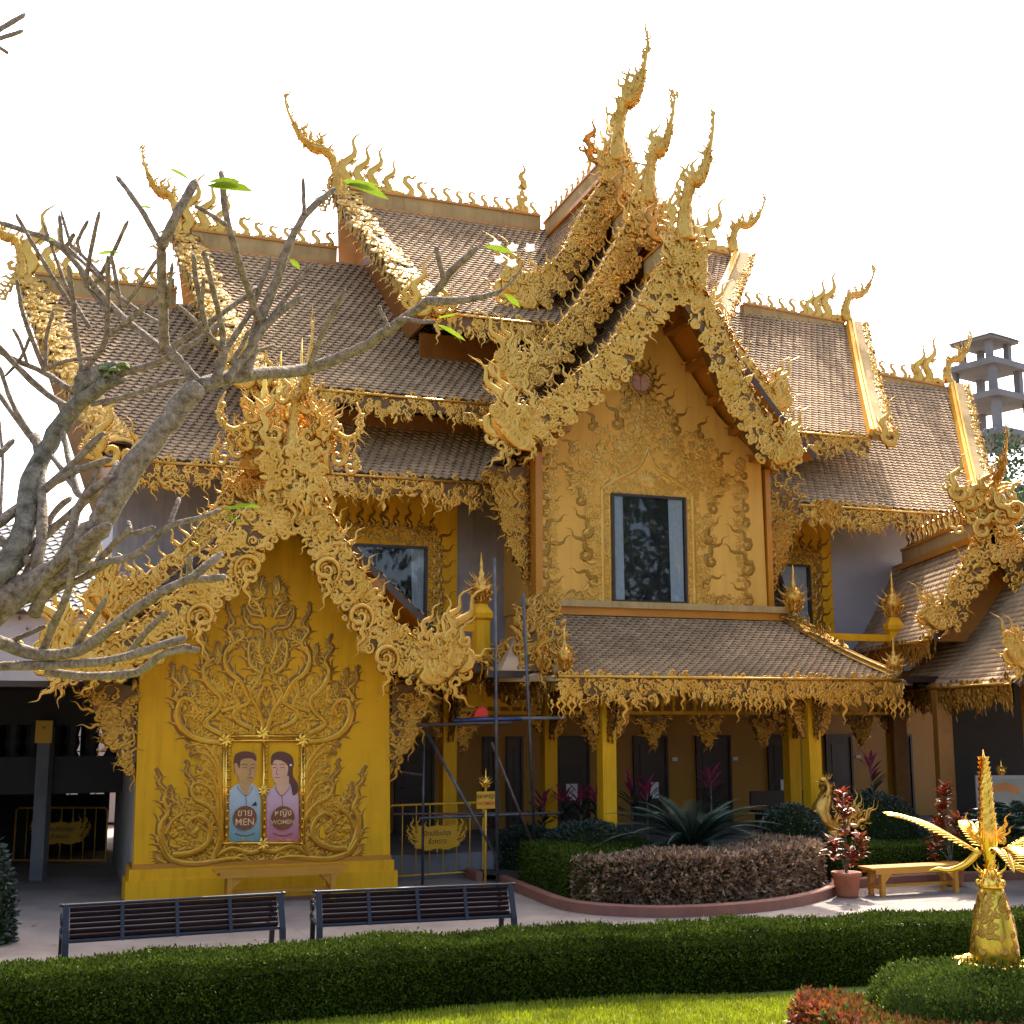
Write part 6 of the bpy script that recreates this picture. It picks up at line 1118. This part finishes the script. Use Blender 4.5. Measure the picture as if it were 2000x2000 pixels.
BR = [([(384, 754), (482, 732), (598, 721), (700, 681), (754, 647), (838, 584), (879, 532), (934, 482)], 20, 8, .3), ([(835, 588), (885, 588), (930, 582), (978, 569)], 12, 6, .2), ([(975, 570), (1000, 550), (1018, 525)], 4, 2, .1),
([(760, 642), (750, 620), (739, 597)], 6, 5, 0), ([(790, 622), (820, 628), (850, 628)], 6, 5, 0), ([(866, 545), (858, 510), (851, 482)], 7, 6, 0), ([(605, 716), (630, 650), (674, 566)], 9, 6, -.2),
([(390, 752), (350, 705), (320, 672)], 14, 12, 0), ([(321, 680), (317, 570), (315, 482)], 13, 12, 0), ([(315, 484), (345, 420), (384, 351)], 13, 11, .1), ([(314, 476), (270, 400), (228, 344)], 8, 6, -.1),
([(319, 688), (301, 670), (217, 598), (123, 486), (60, 455), (0, 435)], 11, 7, .2), ([(126, 488), (145, 456)], 6, 6, 0), ([(138, 598), (90, 520), (66, 480), (31, 417)], 6, 5, 0), ([(175, 640), (130, 560), (83, 431)], 6, 4, .1), ([(122, 484), (116, 420)], 6, 5, 0), ([(210, 610), (159, 536), (118, 410)], 6, 4, .2), ([(203, 543), (141, 478)], 5, 5, 0),
([(168, 560), (174, 507), (194, 413)], 7, 5, 0), ([(159, 500), (152, 471), (172, 431)], 5, 5, 0), ([(181, 562), (214, 507), (250, 431)], 6, 5, .1), ([(235, 600), (226, 545), (217, 496)], 6, 5, 0), ([(243, 598), (275, 555), (306, 507)], 6, 5, 0), ([(326, 600), (337, 514)], 5, 5, 0),
([(478, 735), (490, 690), (507, 623), (543, 543), (561, 482), (598, 417), (656, 366)], 18, 8, .2), ([(594, 420), (592, 348)], 6, 5, 0), ([(507, 625), (496, 598), (449, 453), (435, 362), (431, 335)], 11, 7, .2), ([(440, 438), (405, 415), (380, 402)], 6, 5, 0),
([(420, 742), (435, 700), (433, 675)], 13, 11, 0), ([(433, 680), (435, 652), (415, 560), (398, 489)], 9, 6, .1), ([(425, 672), (406, 648), (385, 560), (377, 496)], 8, 6, .1), ([(405, 648), (395, 600), (398, 543)], 6, 5, 0), ([(430, 680), (390, 635), (344, 594)], 7, 5, 0),
([(440, 745), (482, 690), (525, 630), (594, 576)], 12, 8, -.1), ([(520, 635), (560, 580), (612, 514)], 8, 6, 0), ([(435, 690), (470, 640), (495, 595), (530, 500)], 9, 6, .2), ([(326, 685), (400, 635), (478, 580), (500, 560)], 8, 6, .2), ([(214, 655), (254, 623), (308, 580), (340, 545)], 7, 5, .1),
([(235, 730), (322, 703), (398, 656), (440, 620)], 10, 7, .3), ([(453, 706), (470, 680), (485, 648)], 6, 5, 0), ([(449, 710), (490, 690), (536, 674)], 6, 5, 0), ([(180, 790), (260, 770), (330, 745), (372, 742)], 7, 6, .2), ([(200, 790), (280, 765), (350, 735)], 5, 4, .3),
([(145, 808), (156, 740), (159, 717), (149, 650), (141, 572), (134, 518)], 9, 6, 0), ([(163, 725), (205, 668), (210, 600), (210, 500)], 9, 6, 0), ([(87, 722), (47, 620), (33, 547)], 8, 5, 0), ([(89, 717), (91, 656), (105, 608)], 6, 5, 0), ([(150, 808), (76, 757), (0, 681), (-20, 660)], 10, 8, 0), ([(134, 760), (87, 728), (15, 696), (-20, 670)], 9, 7, .1), ([(87, 722), (130, 705), (180, 698)], 6, 5, 0),
([(54, 712), (40, 670), (25, 641)], 5, 5, 0), ([(69, 860), (25, 790), (0, 717)], 8, 6, 0), ([(65, 862), (30, 815), (-10, 758)], 8, 7, .1), ([(69, 850), (80, 930), (82, 1030), (72, 1116)], 12, 15, 0), ([(-10, 895), (27, 860)], 10, 8, 0), ([(-20, 1030), (40, 990), (105, 942), (203, 844)], 16, 9, 0), ([(105, 942), (160, 915), (217, 898)], 11, 8, -.1),
([(116, 815), (128, 870), (138, 917), (156, 971)], 8, 8, 0), ([(101, 891), (130, 930), (156, 971)], 7, 8, 0), ([(160, 975), (180, 940), (200, 900)], 8, 7, 0), ([(65, 1200), (110, 1110), (135, 1050), (156, 982), (217, 931)], 17, 10, -.2), ([(60, 1100), (30, 1075), (-10, 1050)], 12, 11, 0),
([(-20, 1225), (72, 1144), (145, 1072), (199, 1032), (211, 1028)], 16, 10, -.3), ([(186, 1030), (192, 1005), (199, 983)], 9, 8, -.2), ([(60, 1165), (120, 1130), (186, 1103), (265, 1082), (327, 1030), (400, 1008), (430, 995)], 11, 5, -.2), ([(186, 1103), (225, 1060), (255, 1032)], 9, 8, -.1), ([(255, 1034), (250, 1018)], 6, 5, 0), ([(257, 1043), (302, 1030)], 6, 6, 0), ([(329, 1030), (340, 1000), (350, 972)], 6, 6, 0),
([(-20, 1245), (62, 1277), (145, 1273), (200, 1240), (248, 1202), (311, 1159), (373, 1128), (435, 1080)], 17, 8, -.5), ([(368, 1132), (405, 1130), (442, 1127)], 9, 8, -.3), ([(369, 1128), (371, 1086)], 7, 7, -.3), ([(21, 1252), (55, 1238), (89, 1223)], 7, 6, 0), ([(83, 1275), (105, 1220), (124, 1180), (142, 1120), (143, 1076)], 11, 8, -.2), ([(140, 1275), (175, 1220), (207, 1169)], 9, 7, -.3), ([(245, 1285), (285, 1235), (327, 1194)], 8, 7, -.4),
([(-20, 1302), (109, 1298), (180, 1294), (254, 1280), (310, 1262), (362, 1247)], 12, 8, -.7), ([(94, 1312), (163, 1320), (254, 1316), (290, 1300), (315, 1280), (373, 1262)], 11, 8, -.7), ([(344, 1271), (388, 1268)], 8, 7, -.5),
([(-40, 80), (0, 57), (50, 27)], 9, 7, 0), ([(-40, 84), (0, 75), (45, 60)], 8, 6, 0), ([(-40, 60), (0, 93), (17, 104)], 6, 5, 0), ([(0, 1010), (5, 900), (-2, 815)], 5, 4, 0), ([(130, 482), (170, 520), (260, 600), (330, 640)], 5, 5, .1), ([(60, 655), (40, 700), (10, 735)], 5, 4, 0), ([(210, 1100), (160, 1130), (110, 1150), (60, 1190)], 8, 12, .2), ([(0, 1120), (60, 1070), (130, 1010), (210, 940), (230, 900)], 14, 8, .3), ([(20, 1180), (70, 1080), (100, 1010), (140, 970)], 10, 8, .2)]
for p, a, b, dy in BR: br(p, a, b, dy)
br([(-40, 60), (-90, 300), (-130, 700), (-110, 1100)], 12, 34, 0, nm='branch')
LF = (np.array([(0, 0, 0), (-.10, .2, .02), (-.15, .45, .03), (-.12, .75, .0), (0, 1, -.06), (.12, .75, .0), (.15, .45, .03), (.10, .2, .02), (0, .2, -.01), (0, .45, -.02), (0, .75, -.03)]), np.array([(0, 8, 8, 1), (1, 8, 9, 2), (2, 9, 10, 3), (3, 10, 4, 4), (0, 7, 8, 8), (7, 6, 9, 8), (6, 5, 10, 9), (5, 4, 4, 10)]))
LFF = (LF[0], np.array([(0, 8, 9, 1), (1, 9, 10, 2), (2, 10, 4, 3), (0, 7, 9, 8), (7, 6, 10, 9), (6, 5, 4, 10)]))
for (x0, y0, x1, y1, w_) in ((402, 362, 492, 368, 1.2), (405, 355, 470, 352, 1.), (372, 352, 330, 327, .9), (668, 352, 765, 385, 1.2), (672, 362, 740, 358, .9), (300, 408, 272, 402, .8), (566, 505, 585, 524, 1.6), (945, 480, 1002, 492, 1.1), (985, 573, 1015, 598, 1.2), (852, 633, 912, 664, 1.0), (855, 622, 893, 613, .9), (427, 997, 508, 984, 1.0), (432, 1005, 475, 1022, .8), (110, 470, 95, 468, .8), (188, 497, 238, 490, .7), (60, 1128, 120, 1116, .4)):
    a, b = at(x0, y0, dep(x0, y0)), at(x1, y1, dep(x1, y1)+.05); L = np.linalg.norm(b-a); D_ = nrm(b-a); N_ = nrm(np.cross(D_, (.0, .5, .85))); n2 = nrm(np.cross(N_, D_)); t_ = MB().inst(LFF, a, N_*w_*.62, D_, n2, L); t_.build('leaf', LEAF_L, FT, True)
for (x, y) in ((968, 478), (975, 508), (1002, 484), (1035, 485), (1000, 515)):
    c = at(x, y, dep(x, y)+.3); m = MB(); ex, ey = np.array([1, 0, 0.]), nrm((0, -.8, .6)); ez = np.cross(ex, ey)
    for k in range(5): a = k*2*PI/5+x; d_ = nrm(ex*math.cos(a)+nrm((0, .3, 1))*math.sin(a)-np.array([0, .25, 0])); m.inst(LQ, c, nrm(np.cross(d_, (0, 1, 0)))*1.7, d_, (0, 1, 0), .04)
    m.build('flower', PETAL, FT)
# ================================================================ beyond
TW = wthing('concrete_tower', 'unfinished open concrete tower with flat slabs and hip top at the right skyline', 'tower', (22.6, 60, 0)); a30 = math.radians(35); Xa = (math.cos(a30), math.sin(a30), 0); Ya = (-math.sin(a30), math.cos(a30), 0)
tc = np.array([23.4, 60, 0.])
def slab(z, s, t=.45): MB().box(tc+Z*z, s, s, t, Xa, Ya).build('floor_slab', CONC_D, TW)
slab(21.2, 2.3, .14); slab(19.9, 2.9, .3); slab(18.2, 3.5, .3); slab(16.3, 3.9, .32); slab(13.6, 4.2, .3)
m = MB(); V = [tc+Z*21.28+np.array(Xa)*1.25*a+np.array(Ya)*1.25*b for a, b in ((-1, -1), (1, -1), (1, 1), (-1, 1))]+[tc+Z*21.75+np.array(Xa)*.5*a+np.array(Ya)*.5*b for a, b in ((-1, -1), (1, -1), (1, 1), (-1, 1))]; m.add(V, [(3, 2, 1, 0), (4, 5, 6, 7), (0, 1, 5, 4), (1, 2, 6, 5), (2, 3, 7, 6), (3, 0, 4, 7)]); m.build('hip_top', CONC_D, TW)
for (z0, z1, s, w_) in ((20.0, 21.2, .75, .28), (18.3, 19.8, 1.05, .32), (16.4, 18.1, 1.3, .34), (13.7, 16.2, 1.45, .36), (0, 13.5, 1.6, .4)):
    for a in (-1, 1):
        for b in (-1, 1): MB().box(tc+np.array(Xa)*s*a+np.array(Ya)*s*b+Z*(z0+z1)/2, w_, w_, z1-z0, Xa, Ya).build('pillar', CONC_D, TW)
MB().tube([tc+Z*21.7, tc+Z*24.6], .03, 5).build('antenna', STEEL, TW); MB().tube([tc+Z*21+np.array([-1.2, 0, 0]), tc+Z*22.4+np.array([-1.2, 0, 0])], .025, 5).build('antenna', STEEL, TW)
def tree(label, x, y, h, rad, seed, n=7000, leaf=.28, cz=.62, grp='trees beyond the temple'):
    r = np.random.default_rng(seed); c = np.array([x, y, 0.]); t = wthing('leafy_tree', label, 'tree', c, grp); MB().tube(smooth([c, c+Z*h*.35+np.array([.2, 0, 0]), c+Z*h*.7], 8), np.linspace(.3, .08, 8), 7).build('trunk', BARK_D, t, True)
    mb = MB(); cl = [c+Z*h*cz+np.array([r.normal(0, rad*.5), r.normal(0, rad*.5), r.normal(0, h*.16)]) for _ in range(16)]
    ml = MB()
    for q in cl: ml.tube(smooth([c+Z*h*.35, (c+Z*h*.35+q)/2+r.normal(0, .3, 3), q], 6), np.linspace(.12, .03, 6), 5)
    ml.build('limb', BARK_D, t, True); P = []; N = []
    for q in cl: d_ = r.normal(0, 1, (n//16, 3)); d_ /= np.linalg.norm(d_, axis=1)[:, None]; P.append(q+d_*rad*.42*(.55+.5*r.random((n//16, 1)))*np.array([1, 1, .8])); N.append(d_)
    scat(mb, np.vstack(P), np.vstack(N), leaf, r, .8, up=.2); mb.build('crown', TREEL, t, kind='stuff')
tree('bushy green tree below the concrete tower', 20.5, 50, 15.6, 3.4, 1); tree('dark green tree at the right edge beyond the roofs', 24, 55, 15.5, 3.8, 2); tree('lower green tree touching the roof corner at the right', 17.5, 44, 10.8, 2.6, 3)
tree('low tree seen through the passage at the left', -17, 40, 7, 2.5, 4, 4000); tree('tree behind the left neighbour house', -21, 46, 8, 3, 5, 4000)
for i, (x, y) in enumerate(((-8, -18), (3, -24), (13, -20), (-18, -14), (22, -16))): tree('garden tree behind the camera, row %s' % ('far left', 'centre left', 'centre', 'left', 'right')[i], x, y, 9+i % 3, 4, 60+i, 3000, .4, grp='garden trees behind the viewpoint')
for x, y, h_, rd, lb_ in ((27, -3, 21, 7, 'tall spreading'), (33, 5, 21, 7, 'tall dark'), (38, 13, 20, 7, 'tall dense'), (21, -10, 12, 5, 'medium round')): tree('%s tree far to the right behind the viewpoint' % lb_, x, y, h_, rd, int(x), 6000, .6, .6, 'garden trees behind the viewpoint')
tree('large shade tree out of the frame at the left front', -11.6, 12.5, 9.5, 3.2, 91, 9000, .3, .72, 'garden trees beside the viewpoint'); tree('large shade tree out of the frame far left by the gate', -16.5, 18.5, 11, 3.4, 92, 9000, .3, .72, 'garden trees beside the viewpoint')
HS = wthing('neighbour_house', 'small white house with grey tile roof behind the tree at the left', 'house', (-12.5, 36, 0)); f = lambda a, t: np.array([a, 40-4.*t, 9.2-3.2*t]); roof(HS, f, lambda t: -24., lambda t: -10.6, 5.1, tw=.32, th=.24, mat=TILE_G, nb=4)
MB().box((-17, 39, 3), 13, 5, 5.9).build('wall', CONC_L, HS)
